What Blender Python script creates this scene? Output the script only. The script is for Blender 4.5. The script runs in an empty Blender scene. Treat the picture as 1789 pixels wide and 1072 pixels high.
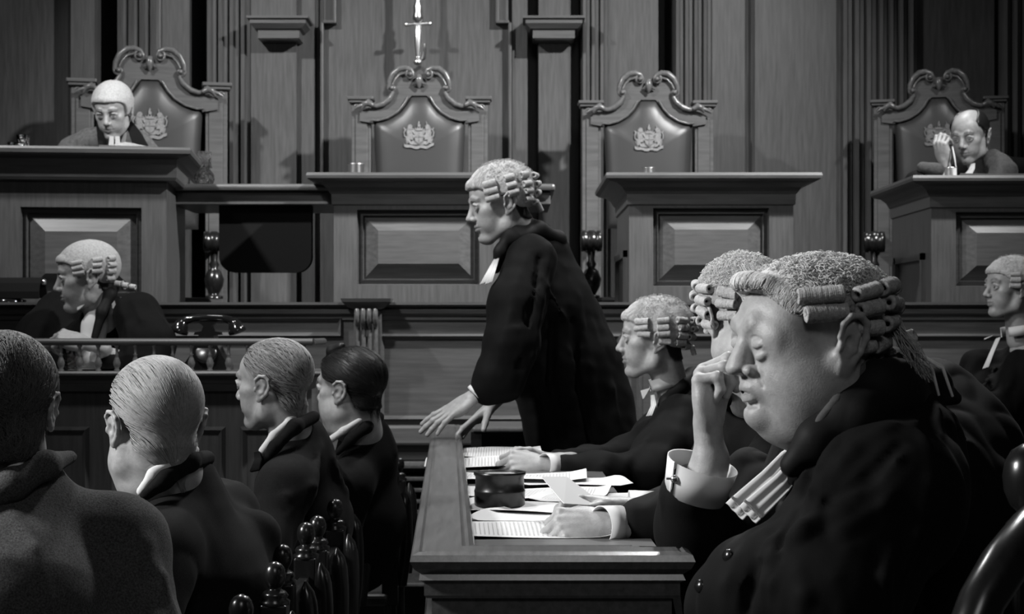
import bpy, bmesh, math, random
import numpy as np
from mathutils import Vector, Matrix

# ------------------------------------------------------------------ camera, world, lights, exposure
C = bpy.context.scene.collection
SC = bpy.context.scene
FPX, CX, HY, HC = 2800.0, 894.5, 575.0, 1.30        # focal length in px, centre column, horizon row, eye height


def P(px, py, D):
    """world point seen at pixel (px, py), D metres into the room"""
    return np.array([(px - CX) * D / FPX, D, HC + (HY - py) * D / FPX])


cam_d = bpy.data.cameras.new('camera')
cam = bpy.data.objects.new('camera', cam_d)
C.objects.link(cam)
cam.location = (0, 0, HC)
cam.rotation_euler = (math.radians(90), 0, 0)
cam_d.sensor_width = 36
cam_d.lens = FPX * 36 / 1789.0
cam_d.shift_y = (HY - 536) / 1789.0
cam_d.clip_start = 0.05
cam_d.dof.use_dof = True
cam_d.dof.focus_distance = 3.1
cam_d.dof.aperture_fstop = 11.0
SC.camera = cam
SC.view_settings.view_transform = 'Standard'
SC.view_settings.look = 'None'
SC.view_settings.exposure = 0.0
SC.view_settings.gamma = 1.0
SC.view_settings.use_curve_mapping = False

w = bpy.data.worlds.new('room_air')
SC.world = w
w.use_nodes = True
w.node_tree.nodes['Background'].inputs['Color'].default_value = (1, 1, 1, 1)
w.node_tree.nodes['Background'].inputs['Strength'].default_value = 0.011


def area(name, loc, target, size, power, spread=180):
    d = bpy.data.lights.new(name, 'AREA')
    d.shape = 'DISK'
    d.size = size
    d.energy = power
    d.spread = math.radians(spread)
    o = bpy.data.objects.new(name, d)
    C.objects.link(o)
    o.location = loc
    v = Vector(target) - Vector(loc)
    o.rotation_euler = v.to_track_quat('-Z', 'Y').to_euler()
    return o


# lamps high above the set: banks from the left and right, a weak added fill over the camera, others over the bench
area('lamp_left', (-3.4, 2.1, 2.9), (.7, 3.1, 1.1), .7, 32, 60)
area('lamp_right', (2.9, 4.7, 5.3), (-.4, 8.0, 1.7), .2, 100, 62)
area('lamp_bench_left', (-3.2, 4.6, 5.2), (-.4, 8.0, 1.7), .25, 44, 60)
area('fill_over_camera', (.3, -.8, 3.6), (0, 6.5, 1.2), 1.2, 9, 120)
area('lamp_top_back', (-1.2, 5.2, 4.4), (-.9, 3.6, 1.1), .5, 24, 90)
area('lamp_mid', (-2.2, 3.2, 4.2), (.3, 5.6, 1.2), .35, 20, 60)
area('lamp_top_back_right', (1.0, 5.8, 4.5), (.35, 3.3, 1.1), .4, 30, 80)
area('lamp_bench_top', (2.0, 8.3, 4.5), (1.2, 7.0, 1.9), .3, 14, 80)

# ------------------------------------------------------------------ materials (all grey: the photograph is black and white)
def mat(name, v, rough=0.5, spec=0.5, metal=0.0, noise=None, bump=None, tone=False, sheen=0.0, coat=0.0, sss=0.0):
    """noise=(scale, amount, stretch xyz)  bump=(kind, scale, strength, dist, stretch)"""
    m = bpy.data.materials.new(name)
    m.use_nodes = True
    nt = m.node_tree
    N, L = nt.nodes, nt.links
    b = N['Principled BSDF']
    b.inputs['Roughness'].default_value = rough
    b.inputs['Specular IOR Level'].default_value = spec
    b.inputs['Metallic'].default_value = metal
    b.inputs['Sheen Weight'].default_value = sheen
    b.inputs['Sheen Roughness'].default_value = 0.4
    b.inputs['Coat Weight'].default_value = coat
    b.inputs['Coat Roughness'].default_value = 0.15
    if sss:
        b.inputs['Subsurface Weight'].default_value = sss
        b.inputs['Subsurface Radius'].default_value = (1, 1, 1)
        b.inputs['Subsurface Scale'].default_value = 0.006
    tc = N.new('ShaderNodeTexCoord')
    cur = None
    if noise:
        sc, amt, st = noise
        mp = N.new('ShaderNodeMapping')
        mp.inputs['Scale'].default_value = st
        L.new(tc.outputs['Object'], mp.inputs['Vector'])
        nz = N.new('ShaderNodeTexNoise')
        nz.inputs['Scale'].default_value = sc
        nz.inputs['Detail'].default_value = 6
        nz.inputs['Roughness'].default_value = 0.6
        L.new(mp.outputs[0], nz.inputs['Vector'])
        mr = N.new('ShaderNodeMapRange')
        mr.inputs['From Min'].default_value = 0.25
        mr.inputs['From Max'].default_value = 0.75
        mr.inputs['To Min'].default_value = v * (1 - amt)
        mr.inputs['To Max'].default_value = v * (1 + amt)
        L.new(nz.outputs['Fac'], mr.inputs['Value'])
        cur = mr.outputs[0]
    if tone:
        at = N.new('ShaderNodeAttribute')
        at.attribute_name = 'tone'
        mu = N.new('ShaderNodeMath')
        mu.operation = 'MULTIPLY'
        if cur is None:
            mu.inputs[0].default_value = v
        else:
            L.new(cur, mu.inputs[0])
        L.new(at.outputs['Fac'], mu.inputs[1])
        cur = mu.outputs[0]
    if cur is None:
        b.inputs['Base Color'].default_value = (v, v, v, 1)
    else:
        cc = N.new('ShaderNodeCombineColor')
        for i in range(3):
            L.new(cur, cc.inputs[i])
        L.new(cc.outputs[0], b.inputs['Base Color'])
    if bump:
        kind, sc, strg, dist, st = bump
        mp = N.new('ShaderNodeMapping')
        mp.inputs['Scale'].default_value = st
        L.new(tc.outputs['Object'], mp.inputs['Vector'])
        if kind == 'noise':
            t = N.new('ShaderNodeTexNoise')
            t.inputs['Detail'].default_value = 5
            t.inputs['Roughness'].default_value = 0.65
            out = t.outputs['Fac']
        else:
            t = N.new('ShaderNodeTexVoronoi')
            t.feature = 'DISTANCE_TO_EDGE' if kind == 'net' else 'F1'
            out = t.outputs['Distance']
        t.inputs['Scale'].default_value = sc
        L.new(mp.outputs[0], t.inputs['Vector'])
        bp = N.new('ShaderNodeBump')
        bp.inputs['Strength'].default_value = strg
        bp.inputs['Distance'].default_value = dist
        L.new(out, bp.inputs['Height'])
        L.new(bp.outputs[0], b.inputs['Normal'])
    return m


M = {}
M['skin'] = mat('skin', .30, .42, .40, tone=True, noise=(70, .16, (1, 1, 1)), bump=('noise', 330, .45, .0014, (1, 1, 1)), sss=.25)
M['wig'] = mat('wig_horsehair', .40, .8, .15, noise=(150, .28, (1, 1, 1)), bump=('noise', 320, .9, .003, (1, 1, 1)))
M['wignet'] = mat('wig_frizz', .50, .8, .15, noise=(120, .25, (1, 1, 1)), bump=('net', 160, .9, .004, (1, 1, 1)))
M['wigtop'] = mat('wig_frizz_hair', .56, .7, .2, noise=(90, .2, (1, 1, 1)))
M['wigbase'] = mat('wig_ground_shaded', .28, .85, .1, noise=(150, .25, (1, 1, 1)), bump=('noise', 320, .9, .003, (1, 1, 1)))  # cap coloured darker than its frizz, shadow between the loops put into the tone
M['gown'] = mat('black_gown_cloth', .0035, .8, .10, noise=(14, .35, (1, 1, 1)), bump=('noise', 500, .3, .001, (1, 1, 1)), sheen=.008)
M['gown_trim'] = mat('gown_collar_cloth', .006, .65, .15, sheen=.015)
M['suit'] = mat('dark_suit_cloth', .007, .85, .10, noise=(300, .5, (1, 1, 1)), bump=('noise', 600, .4, .001, (1, 1, 1)), sheen=.01)
M['tweed'] = mat('tweed_cloth', .065, .95, .1, noise=(330, .8, (1, 1, 1)), bump=('noise', 500, .8, .002, (1, 1, 1)), sheen=.08)
M['linen'] = mat('white_linen', .58, .8, .2, bump=('noise', 700, .2, .0006, (1, 1, 1)))
M['paper'] = mat('paper', .55, .8, .15)
M['ink'] = mat('print', .40, .8, .1)
M['wood'] = mat('oak_panelling', .064, .42, .35, noise=(7, .32, (9, 9, .7)), bump=('noise', 30, .12, .001, (9, 9, .6)))
M['woodh'] = mat('oak_rails', .072, .38, .4, noise=(7, .30, (.7, 9, 9)), bump=('noise', 30, .12, .001, (.6, 9, 9)))
M['pew'] = mat('pew_oak', .090, .24, .5, noise=(9, .30, (9, .6, 9)), bump=('noise', 40, .10, .001, (9, .7, 9)))
M['dark'] = mat('dark_stained_wood', .008, .24, .5, noise=(9, .3, (9, 9, 1)))
M['leather'] = mat('dark_leather', .030, .42, .5, bump=('noise', 180, .12, .001, (1, 1, 1)))
M['crest'] = mat('stamped_gilt', .17, .55, .4, noise=(130, .4, (1, 1, 1)), bump=('noise', 140, .5, .002, (1, 1, 1)))
M['black'] = mat('black_bakelite', .008, .12, .6)
M['woodlow'] = mat('darker_oak', .045, .45, .35, noise=(7, .32, (9, 9, .7)))  # darker copy of the panelling oak, for the clerk's desk body
M['horn'] = mat('black_lacquer', .007, .28, .5)
M['baize'] = mat('black_cloth', .008, .95, .1)
M['steel'] = mat('polished_steel', .85, .30, .5, metal=1.0)
M['brass'] = mat('dull_brass', .42, .3, .5, metal=1.0)
M['hairdark'] = mat('dark_hair', .010, .45, .3, noise=(90, .2, (1, 1, 1)))
M['hairgrey'] = mat('grey_hair', .075, .5, .3, noise=(140, .2, (1, 1, 1)))
M['hairlight'] = mat('silver_hair', .25, .5, .3, noise=(140, .2, (1, 1, 1)))
M['hairmid'] = mat('iron_grey_hair', .045, .45, .4, noise=(140, .2, (1, 1, 1)))
M['fur'] = mat('grey_robe_cloth', .13, .9, .1, noise=(60, .4, (1, 1, 1)), bump=('noise', 160, .6, .003, (1, 1, 1)), sheen=.2)
M['judge'] = mat('judge_robe_cloth', .055, .85, .2, noise=(80, .3, (1, 1, 1)), sheen=.1)
M['plaster'] = mat('grey_plaster', .10, .9, .1)


def glass_mat():
    m = bpy.data.materials.new('clear_glass')
    m.use_nodes = True
    b = m.node_tree.nodes['Principled BSDF']
    b.inputs['Transmission Weight'].default_value = 1
    b.inputs['Roughness'].default_value = .02
    b.inputs['IOR'].default_value = 1.45
    b.inputs['Base Color'].default_value = (.95, .95, .95, 1)
    nt = m.node_tree
    t = nt.nodes.new('ShaderNodeTexVoronoi')
    t.inputs['Scale'].default_value = 70
    bp = nt.nodes.new('ShaderNodeBump')
    bp.inputs['Strength'].default_value = 1.0
    bp.inputs['Distance'].default_value = .006
    tc = nt.nodes.new('ShaderNodeTexCoord')
    nt.links.new(tc.outputs['Object'], t.inputs['Vector'])
    nt.links.new(t.outputs['Distance'], bp.inputs['Height'])
    nt.links.new(bp.outputs[0], b.inputs['Normal'])
    return m


M['glass'] = glass_mat()

# ------------------------------------------------------------------ object helpers


def V(*a):
    return np.array(a, dtype=np.float64)


def link(name, me, m, parent=None, smooth=True):
    o = bpy.data.objects.new(name, me)
    C.objects.link(o)
    if m is not None and len(me.materials) == 0:
        for mm in (m if isinstance(m, (list, tuple)) else [m]):
            me.materials.append(mm)
    if smooth:
        me.polygons.foreach_set('use_smooth', np.ones(len(me.polygons), dtype=bool))
    if parent is not None:
        o.parent = parent
    return o


def np_mesh(name, verts, faces, tone=None):
    """verts (n,3), faces (m,3|4) int array"""
    me = bpy.data.meshes.new(name)
    n, m, k = len(verts), len(faces), faces.shape[1]
    me.vertices.add(n)
    me.vertices.foreach_set('co', np.ascontiguousarray(verts, dtype=np.float32).ravel())
    me.loops.add(m * k)
    me.loops.foreach_set('vertex_index', np.ascontiguousarray(faces, dtype=np.int32).ravel())
    me.polygons.add(m)
    me.polygons.foreach_set('loop_start', np.arange(0, m * k, k, dtype=np.int32))
    me.polygons.foreach_set('loop_total', np.full(m, k, dtype=np.int32))
    me.update(calc_edges=True)
    me.validate()
    if tone is not None:
        a = me.attributes.new('tone', 'FLOAT', 'POINT')
        a.data.foreach_set('value', np.ascontiguousarray(tone, dtype=np.float32))
    return me


def tag(o, label=None, cat=None, group=None, kind=None):
    if label:
        o['label'] = label
    if cat:
        o['category'] = cat
    if group:
        o['group'] = group
    if kind:
        o['kind'] = kind
    return o


def empty(name, loc, rz=0):
    o = bpy.data.objects.new(name, None)
    C.objects.link(o)
    o.location = tuple(float(a) for a in loc)
    o.rotation_euler = (0, 0, rz)
    o.empty_display_size = .1
    return o


class MB:
    """collects quads; builds one mesh"""

    def __init__(s):
        s.v = []
        s.f = []
        s.sm = []

    def add(s, vs, fs, smooth=False):
        o = len(s.v)
        s.v += [tuple(float(c) for c in v) for v in vs]
        s.f += [tuple(i + o for i in f) for f in fs]
        s.sm += [smooth] * len(fs)
        return s

    def box(s, x0, x1, y0, y1, z0, z1):
        vs = [(x, y, z) for z in (z0, z1) for y in (y0, y1) for x in (x0, x1)]
        return s.add(vs, [(0, 2, 3, 1), (4, 5, 7, 6), (0, 1, 5, 4), (2, 6, 7, 3), (0, 4, 6, 2), (1, 3, 7, 5)])

    def prism(s, pts, y0, y1, axis='y', cap=True, smooth=False):
        """polygon pts (a,b) swept along an axis: 'y': (x,z) ; 'x': (y,z) ; 'z': (x,y)"""
        n = len(pts)

        def mk(a, b, t):
            return {'y': (a, t, b), 'x': (t, a, b), 'z': (a, b, t)}[axis]
        vs = [mk(a, b, y0) for a, b in pts] + [mk(a, b, y1) for a, b in pts]
        fs = [(i, (i + 1) % n, n + (i + 1) % n, n + i) for i in range(n)]
        s.add(vs, fs, smooth)
        if cap:
            s.add(vs, [tuple(range(n))[::-1], tuple(range(n, 2 * n))])
        return s

    def lathe(s, prof, c=(0, 0, 0), n=24, axis=(0, 0, 1), smooth=True, closed=True):
        """prof: (r, z) list, about an axis through c"""
        ax = Vector(axis).normalized()
        q = Vector((0, 0, 1)).rotation_difference(ax)
        vs = []
        for r, z in prof:
            for i in range(n):
                a = 2 * math.pi * i / n
                v = q @ Vector((r * math.cos(a), r * math.sin(a), z)) + Vector(c)
                vs.append(tuple(v))
        fs = []
        for j in range(len(prof) - 1):
            for i in range(n):
                fs.append((j * n + i, j * n + (i + 1) % n, (j + 1) * n + (i + 1) % n, (j + 1) * n + i))
        s.add(vs, fs, smooth)
        if closed:
            s.add(vs, [tuple(range(n))[::-1], tuple((len(prof) - 1) * n + i for i in range(n))])
        return s

    def tube(s, pts, r, n=10, smooth=True, cap=True):
        pts = [Vector(tuple(p)) for p in pts]
        rs = r if isinstance(r, (list, tuple, np.ndarray)) else [r] * len(pts)
        t0 = (pts[1] - pts[0]).normalized()
        up = Vector((0, 0, 1)) if abs(t0.z) < .9 else Vector((1, 0, 0))
        a = t0.cross(up).normalized()
        vs = []
        for i, p in enumerate(pts):
            t = (pts[min(i + 1, len(pts) - 1)] - pts[max(i - 1, 0)]).normalized()
            a = (a - t * a.dot(t)).normalized()
            b = t.cross(a)
            for k in range(n):
                th = 2 * math.pi * k / n
                vs.append(tuple(p + (a * math.cos(th) + b * math.sin(th)) * float(rs[i])))
        fs = []
        for j in range(len(pts) - 1):
            for i in range(n):
                fs.append((j * n + i, j * n + (i + 1) % n, (j + 1) * n + (i + 1) % n, (j + 1) * n + i))
        s.add(vs, fs, smooth)
        if cap:
            s.add(vs, [tuple(range(n))[::-1], tuple((len(pts) - 1) * n + i for i in range(n))])
        return s

    def frame(s, x0, x1, z0, z1, w, d0, d1, y, prof=None):
        """rectangular picture-frame moulding facing -Y: outer rect, sloping from depth d0 (outer) to d1 (inner) over width w"""
        o = [(x0, z0), (x1, z0), (x1, z1), (x0, z1)]
        i_ = [(x0 + w, z0 + w), (x1 - w, z0 + w), (x1 - w, z1 - w), (x0 + w, z1 - w)]
        vs = [(a, y + d0, b) for a, b in o] + [(a, y + d1, b) for a, b in i_]
        return s.add(vs, [(k, (k + 1) % 4, 4 + (k + 1) % 4, 4 + k) for k in range(4)])

    def sweep(s, prof, path, closed=False):
        """prof: list of (out, z); path: list of (x, y) corners with outward normal to the right of travel; mitred"""
        n = len(path)
        P2 = [Vector(p) for p in path]
        rings = []
        for i in range(n):
            def nrm(a, b):
                d = (P2[b] - P2[a]).normalized()
                return Vector((d.y, -d.x))
            if closed:
                n0, n1 = nrm(i - 1, i), nrm(i, (i + 1) % n)
            else:
                n0 = nrm(i - 1, i) if i > 0 else nrm(0, 1)
                n1 = nrm(i, i + 1) if i < n - 1 else n0
            m_ = (n0 + n1)
            m_ = m_ / max(1e-6, m_.dot(n0)) if m_.length > 1e-6 else n0
            rings.append([(P2[i].x + m_.x * o, P2[i].y + m_.y * o, z) for o, z in prof])
        k = len(prof)
        vs = [v for r in rings for v in r]
        fs = []
        for i in range(n if closed else n - 1):
            j = (i + 1) % n
            for q in range(k - 1):
                fs.append((i * k + q, j * k + q, j * k + q + 1, i * k + q + 1))
        s.add(vs, fs)
        if not closed:
            s.add(vs, [tuple(range(k)), tuple((n - 1) * k + q for q in range(k))[::-1]])
        return s

    def build(s, name, m, parent=None, bevel=0, seg=2, origin=None, mtx=None):
        me = bpy.data.meshes.new(name)
        vs = s.v
        if mtx is not None:
            vs = [tuple(mtx @ Vector(v)) for v in vs]
        if origin is not None:
            vs = [(a - origin[0], b - origin[1], c - origin[2]) for a, b, c in vs]
        me.from_pydata(vs, [], s.f)
        me.update()
        bm = bmesh.new()
        bm.from_mesh(me)
        bmesh.ops.recalc_face_normals(bm, faces=bm.faces)
        bm.to_mesh(me)
        bm.free()
        o = link(name, me, m, parent, smooth=False)
        me.polygons.foreach_set('use_smooth', np.array(s.sm, dtype=bool))
        if origin is not None:
            o.location = tuple(float(c) for c in origin)
        if bevel:
            b = o.modifiers.new('bevel', 'BEVEL')
            b.width = bevel
            b.segments = seg
            b.limit_method = 'ANGLE'
            b.angle_limit = math.radians(35)
        return o


# ------------------------------------------------------------------ signed distance modelling -> one smooth continuous mesh
def rotm(rx=0, ry=0, rz=0):
    return np.array((Matrix.Rotation(math.radians(rz), 3, 'Z') @ Matrix.Rotation(math.radians(ry), 3, 'Y') @ Matrix.Rotation(math.radians(rx), 3, 'X')))


class SDF:
    def __init__(s):
        s.ops = []
        s.lo = V(9e9, 9e9, 9e9)
        s.hi = -s.lo

    def _b(s, p, r):
        s.lo = np.minimum(s.lo, np.asarray(p) - r)
        s.hi = np.maximum(s.hi, np.asarray(p) + r)

    def op(s, fn, k, sign=1):
        s.ops.append((fn, k, sign))
        return s

    def ell(s, c, r, k=.01, sign=1, R=None):
        c = V(*c)
        r = V(*r)
        if sign > 0:
            s._b(c, max(r))

        def fn(p):
            q = p - c
            if R is not None:
                q = q @ R
            k0 = np.sqrt(((q / r) ** 2).sum(1))
            k1 = np.sqrt(((q / (r * r)) ** 2).sum(1)) + 1e-9
            return k0 * (k0 - 1) / k1
        return s.op(fn, k, sign)

    def cone(s, a, b, ra, rb, k=.01, sign=1, flat=None):
        """tapered capsule; flat=(axis vector, factor) squashes it along that axis"""
        a = V(*a)
        b = V(*b)
        if sign > 0:
            s._b(a, ra)
            s._b(b, rb)
        ab = b - a
        L2 = max(1e-12, ab @ ab)

        def fn(p):
            q = p - a
            t = np.clip((q @ ab) / L2, 0, 1)
            w_ = q - t[:, None] * ab
            if flat is not None:
                ax = np.asarray(flat[0]) / np.linalg.norm(flat[0])
                c_ = w_ @ ax
                w_ = w_ + (c_ * (1 / flat[1] - 1))[:, None] * ax
            r_ = ra + (rb - ra) * t
            d = np.sqrt((w_ ** 2).sum(1)) - r_
            return d * (flat[1] if flat is not None else 1)
        return s.op(fn, k, sign)

    def chain(s, pts, rs, k=.01, sign=1, flat=None):
        rs = rs if isinstance(rs, (list, tuple)) else [rs] * len(pts)
        for i in range(len(pts) - 1):
            s.cone(pts[i], pts[i + 1], rs[i], rs[i + 1], k, sign, flat)
        return s

    def __call__(s, p):
        d = np.full(len(p), 1e3)
        for fn, k, sg in s.ops:
            e = fn(p)
            if sg > 0:
                h = np.clip(.5 + .5 * (d - e) / k, 0, 1)
                d = d + (e - d) * h - k * h * (1 - h)
            else:
                h = np.clip(.5 - .5 * (d + e) / k, 0, 1)
                d = d + (-e - d) * h + k * h * (1 - h)
        return d

    def mesh(s, h, pad=None, smooth=1, lo=None, hi=None):
        pad = pad or 4 * h
        lo = s.lo - pad if lo is None else V(*lo)
        hi = s.hi + pad if hi is None else V(*hi)
        R_ = 4
        nc = np.ceil((hi - lo) / (h * R_)).astype(int) + 1
        # coarse pass at cell centres
        H = h * R_
        gx = [lo[i] + (np.arange(nc[i]) + .5) * H for i in range(3)]
        G = np.stack(np.meshgrid(*gx, indexing='ij'), -1).reshape(-1, 3)
        dc = s(G).reshape(nc)
        near = np.abs(dc) < H * 1.9
        nf = nc * R_
        F = np.repeat(np.repeat(np.repeat(dc, R_, 0), R_, 1), R_, 2).astype(np.float32)
        idx = np.argwhere(near)
        off = np.stack(np.meshgrid(*[np.arange(R_)] * 3, indexing='ij'), -1).reshape(-1, 3)
        CH = 6000
        for a in range(0, len(idx), CH):
            ii = (idx[a:a + CH, None, :] * R_ + off[None]).reshape(-1, 3)
            pp = lo + (ii + .5) * h
            F[ii[:, 0], ii[:, 1], ii[:, 2]] = s(pp)
        return surface_nets(F, lo + .5 * h, h, smooth)


def surface_nets(F, org, h, smooth=1):
    ins = F < 0
    n = np.array(F.shape)
    c = np.zeros(n - 1, dtype=np.int8)
    for dx in (0, 1):
        for dy in (0, 1):
            for dz in (0, 1):
                c += ins[dx:n[0] - 1 + dx, dy:n[1] - 1 + dy, dz:n[2] - 1 + dz]
    act = (c > 0) & (c < 8)
    cells = np.argwhere(act)
    vid = np.full(n - 1, -1, dtype=np.int32)
    vid[cells[:, 0], cells[:, 1], cells[:, 2]] = np.arange(len(cells))
    acc = np.zeros((len(cells), 3))
    cnt = np.zeros(len(cells))
    corners = [np.array(t) for t in ((0, 0, 0), (1, 0, 0), (0, 1, 0), (1, 1, 0), (0, 0, 1), (1, 0, 1), (0, 1, 1), (1, 1, 1))]
    for i in range(8):
        for j in range(i + 1, 8):
            if abs(corners[i] - corners[j]).sum() != 1:
                continue
            A = cells + corners[i]
            B = cells + corners[j]
            fa = F[A[:, 0], A[:, 1], A[:, 2]].astype(np.float64)
            fb = F[B[:, 0], B[:, 1], B[:, 2]].astype(np.float64)
            m_ = (fa < 0) != (fb < 0)
            t = np.clip(fa / (fa - fb + 1e-20), 0, 1)
            pt = corners[i] + (corners[j] - corners[i]) * t[:, None]
            acc[m_] += pt[m_]
            cnt[m_] += 1
    verts = (cells + acc / cnt[:, None]) * h + org
    quads = []
    for ax in range(3):
        sl0 = [slice(None)] * 3
        sl1 = [slice(None)] * 3
        sl0[ax] = slice(0, -1)
        sl1[ax] = slice(1, None)
        a = ins[tuple(sl0)]
        b = ins[tuple(sl1)]
        e = np.argwhere(a != b)
        o1, o2 = [(1, 2), (2, 0), (0, 1)][ax]
        e = e[(e[:, o1] > 0) & (e[:, o2] > 0) & (e[:, o1] < n[o1] - 1) & (e[:, o2] < n[o2] - 1)]
        fl = a[e[:, 0], e[:, 1], e[:, 2]]
        q = []
        for d1, d2 in ((0, 0), (1, 0), (1, 1), (0, 1)):
            t = e.copy()
            t[:, o1] -= d1
            t[:, o2] -= d2
            q.append(vid[t[:, 0], t[:, 1], t[:, 2]])
        q = np.stack(q, 1)
        q[~fl] = q[~fl][:, ::-1]
        quads.append(q)
    quads = np.concatenate(quads)
    quads = quads[(quads >= 0).all(1)]
    for _ in range(smooth):
        s_ = np.zeros_like(verts)
        k_ = np.zeros(len(verts))
        for i in range(4):
            a, b = quads[:, i], quads[:, (i + 1) % 4]
            for ax in range(3):
                s_[:, ax] += np.bincount(a, verts[b, ax], len(verts)) + np.bincount(b, verts[a, ax], len(verts))
            k_ += np.bincount(a, minlength=len(verts)) + np.bincount(b, minlength=len(verts))
        verts = verts * .45 + .55 * s_ / np.maximum(k_, 1)[:, None]
    return verts, quads


def normals(v, q):
    n = np.cross(v[q[:, 2]] - v[q[:, 0]], v[q[:, 3]] - v[q[:, 1]])
    out = np.zeros_like(v)
    for i in range(4):
        for ax in range(3):
            out[:, ax] += np.bincount(q[:, i], n[:, ax], len(v))
    return out / (np.linalg.norm(out, axis=1)[:, None] + 1e-12)


def join(parts):
    vs, fs, ts, o = [], [], [], 0
    for p in parts:
        v, f = p[0], p[1]
        vs.append(v)
        fs.append(f + o)
        ts.append(p[2] if len(p) > 2 and p[2] is not None else np.ones(len(v)))
        o += len(v)
    return np.concatenate(vs), np.concatenate(fs), np.concatenate(ts)


def sstep(a, b, x):
    t = np.clip((x - a) / (b - a), 0, 1)
    return t * t * (3 - 2 * t)


_rs = np.random.RandomState(7)
_W = _rs.normal(size=(24, 3))
_W /= np.linalg.norm(_W, axis=1)[:, None]
_PH = _rs.uniform(0, 6.28, 24)


def wob(p, freq, n=10, seed=0):
    """smooth pseudo noise, about -1..1"""
    r = 0
    for i in range(n):
        j = (i + seed * 5) % 24
        r = r + np.sin(p @ _W[j] * freq * (1 + .17 * i) + _PH[j] + seed)
    return r / math.sqrt(n) * .8
# ------------------------------------------------------------------ people: heads, hands, wigs, hair
class TF:
    """local head / hand frame -> world.  fwd: where +X points, up: roughly +Z"""

    def __init__(s, o, fwd, up=(0, 0, 1), sc=1.0, roll=0):
        x = V(*fwd)
        x = x / np.linalg.norm(x)
        u = V(*up)
        y = np.cross(u, x)
        y /= np.linalg.norm(y)
        z = np.cross(x, y)
        if roll:
            a = math.radians(roll)
            y, z = y * math.cos(a) + z * math.sin(a), z * math.cos(a) - y * math.sin(a)
        s.R = np.stack([x, y, z], 1)
        s.o = V(*o)
        s.s = sc

    def __call__(s, p):
        return s.o + (np.atleast_2d(p) @ s.R.T) * s.s

    def pt(s, *p):
        return s(V(*p))[0]


def facing(yaw, pitch):
    """yaw 0 = image left (-X), 90 = towards the camera (-Y), -90 = away; pitch > 0 looks down"""
    a, b = math.radians(yaw), math.radians(pitch)
    return (-math.cos(a) * math.cos(b), -math.sin(a) * math.cos(b), -math.sin(b))


def ear(S, sg, big=1.0, ey=0.0):
    """sg +1 left ear / -1 right"""
    R = rotm(0, 0, sg * 22) @ rotm(sg * -10, -12, 0)
    o = V(-.006, sg * (.076 + ey), -.010)

    def q(x, y, z):
        return o + R @ V(x * big, sg * y * big, z * big)
    B = big
    S.ell(q(-.006, .006, 0), (.0165 * B, .0055 * B, .027 * B), .004, R=R)
    hel = [(.010, .006, .004), (.011, .009, .018), (.003, .011, .028), (-.010, .013, .030), (-.021, .014, .022), (-.024, .013, .006), (-.020, .011, -.010), (-.010, .008, -.023)]
    S.chain([q(*p) for p in hel], [.0032 * B, .0033 * B, .0036 * B, .004 * B, .004 * B, .0038 * B, .0036 * B, .0045 * B], .003)
    S.ell(q(-.003, .006, -.027), (.0078 * B, .0042 * B, .0095 * B), .004, R=R)
    S.chain([q(-.004, .009, .020), q(-.013, .0105, .008), q(-.011, .010, -.009), q(-.003, .008, -.015)], [.0025 * B, .003 * B, .003 * B, .003 * B], .003)
    S.ell(q(.0095, .008, -.006), (.0035, .004, .0065), .003, R=R)
    S.ell(q(-.0005, .0125, -.001), (.0068, .0065, .0095), .003, -1, R=R)
    S.chain([q(-.004, .0160, .022), q(-.0165, .0175, .014), q(-.018, .0165, -.001)], .0020, .002, -1)


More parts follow.
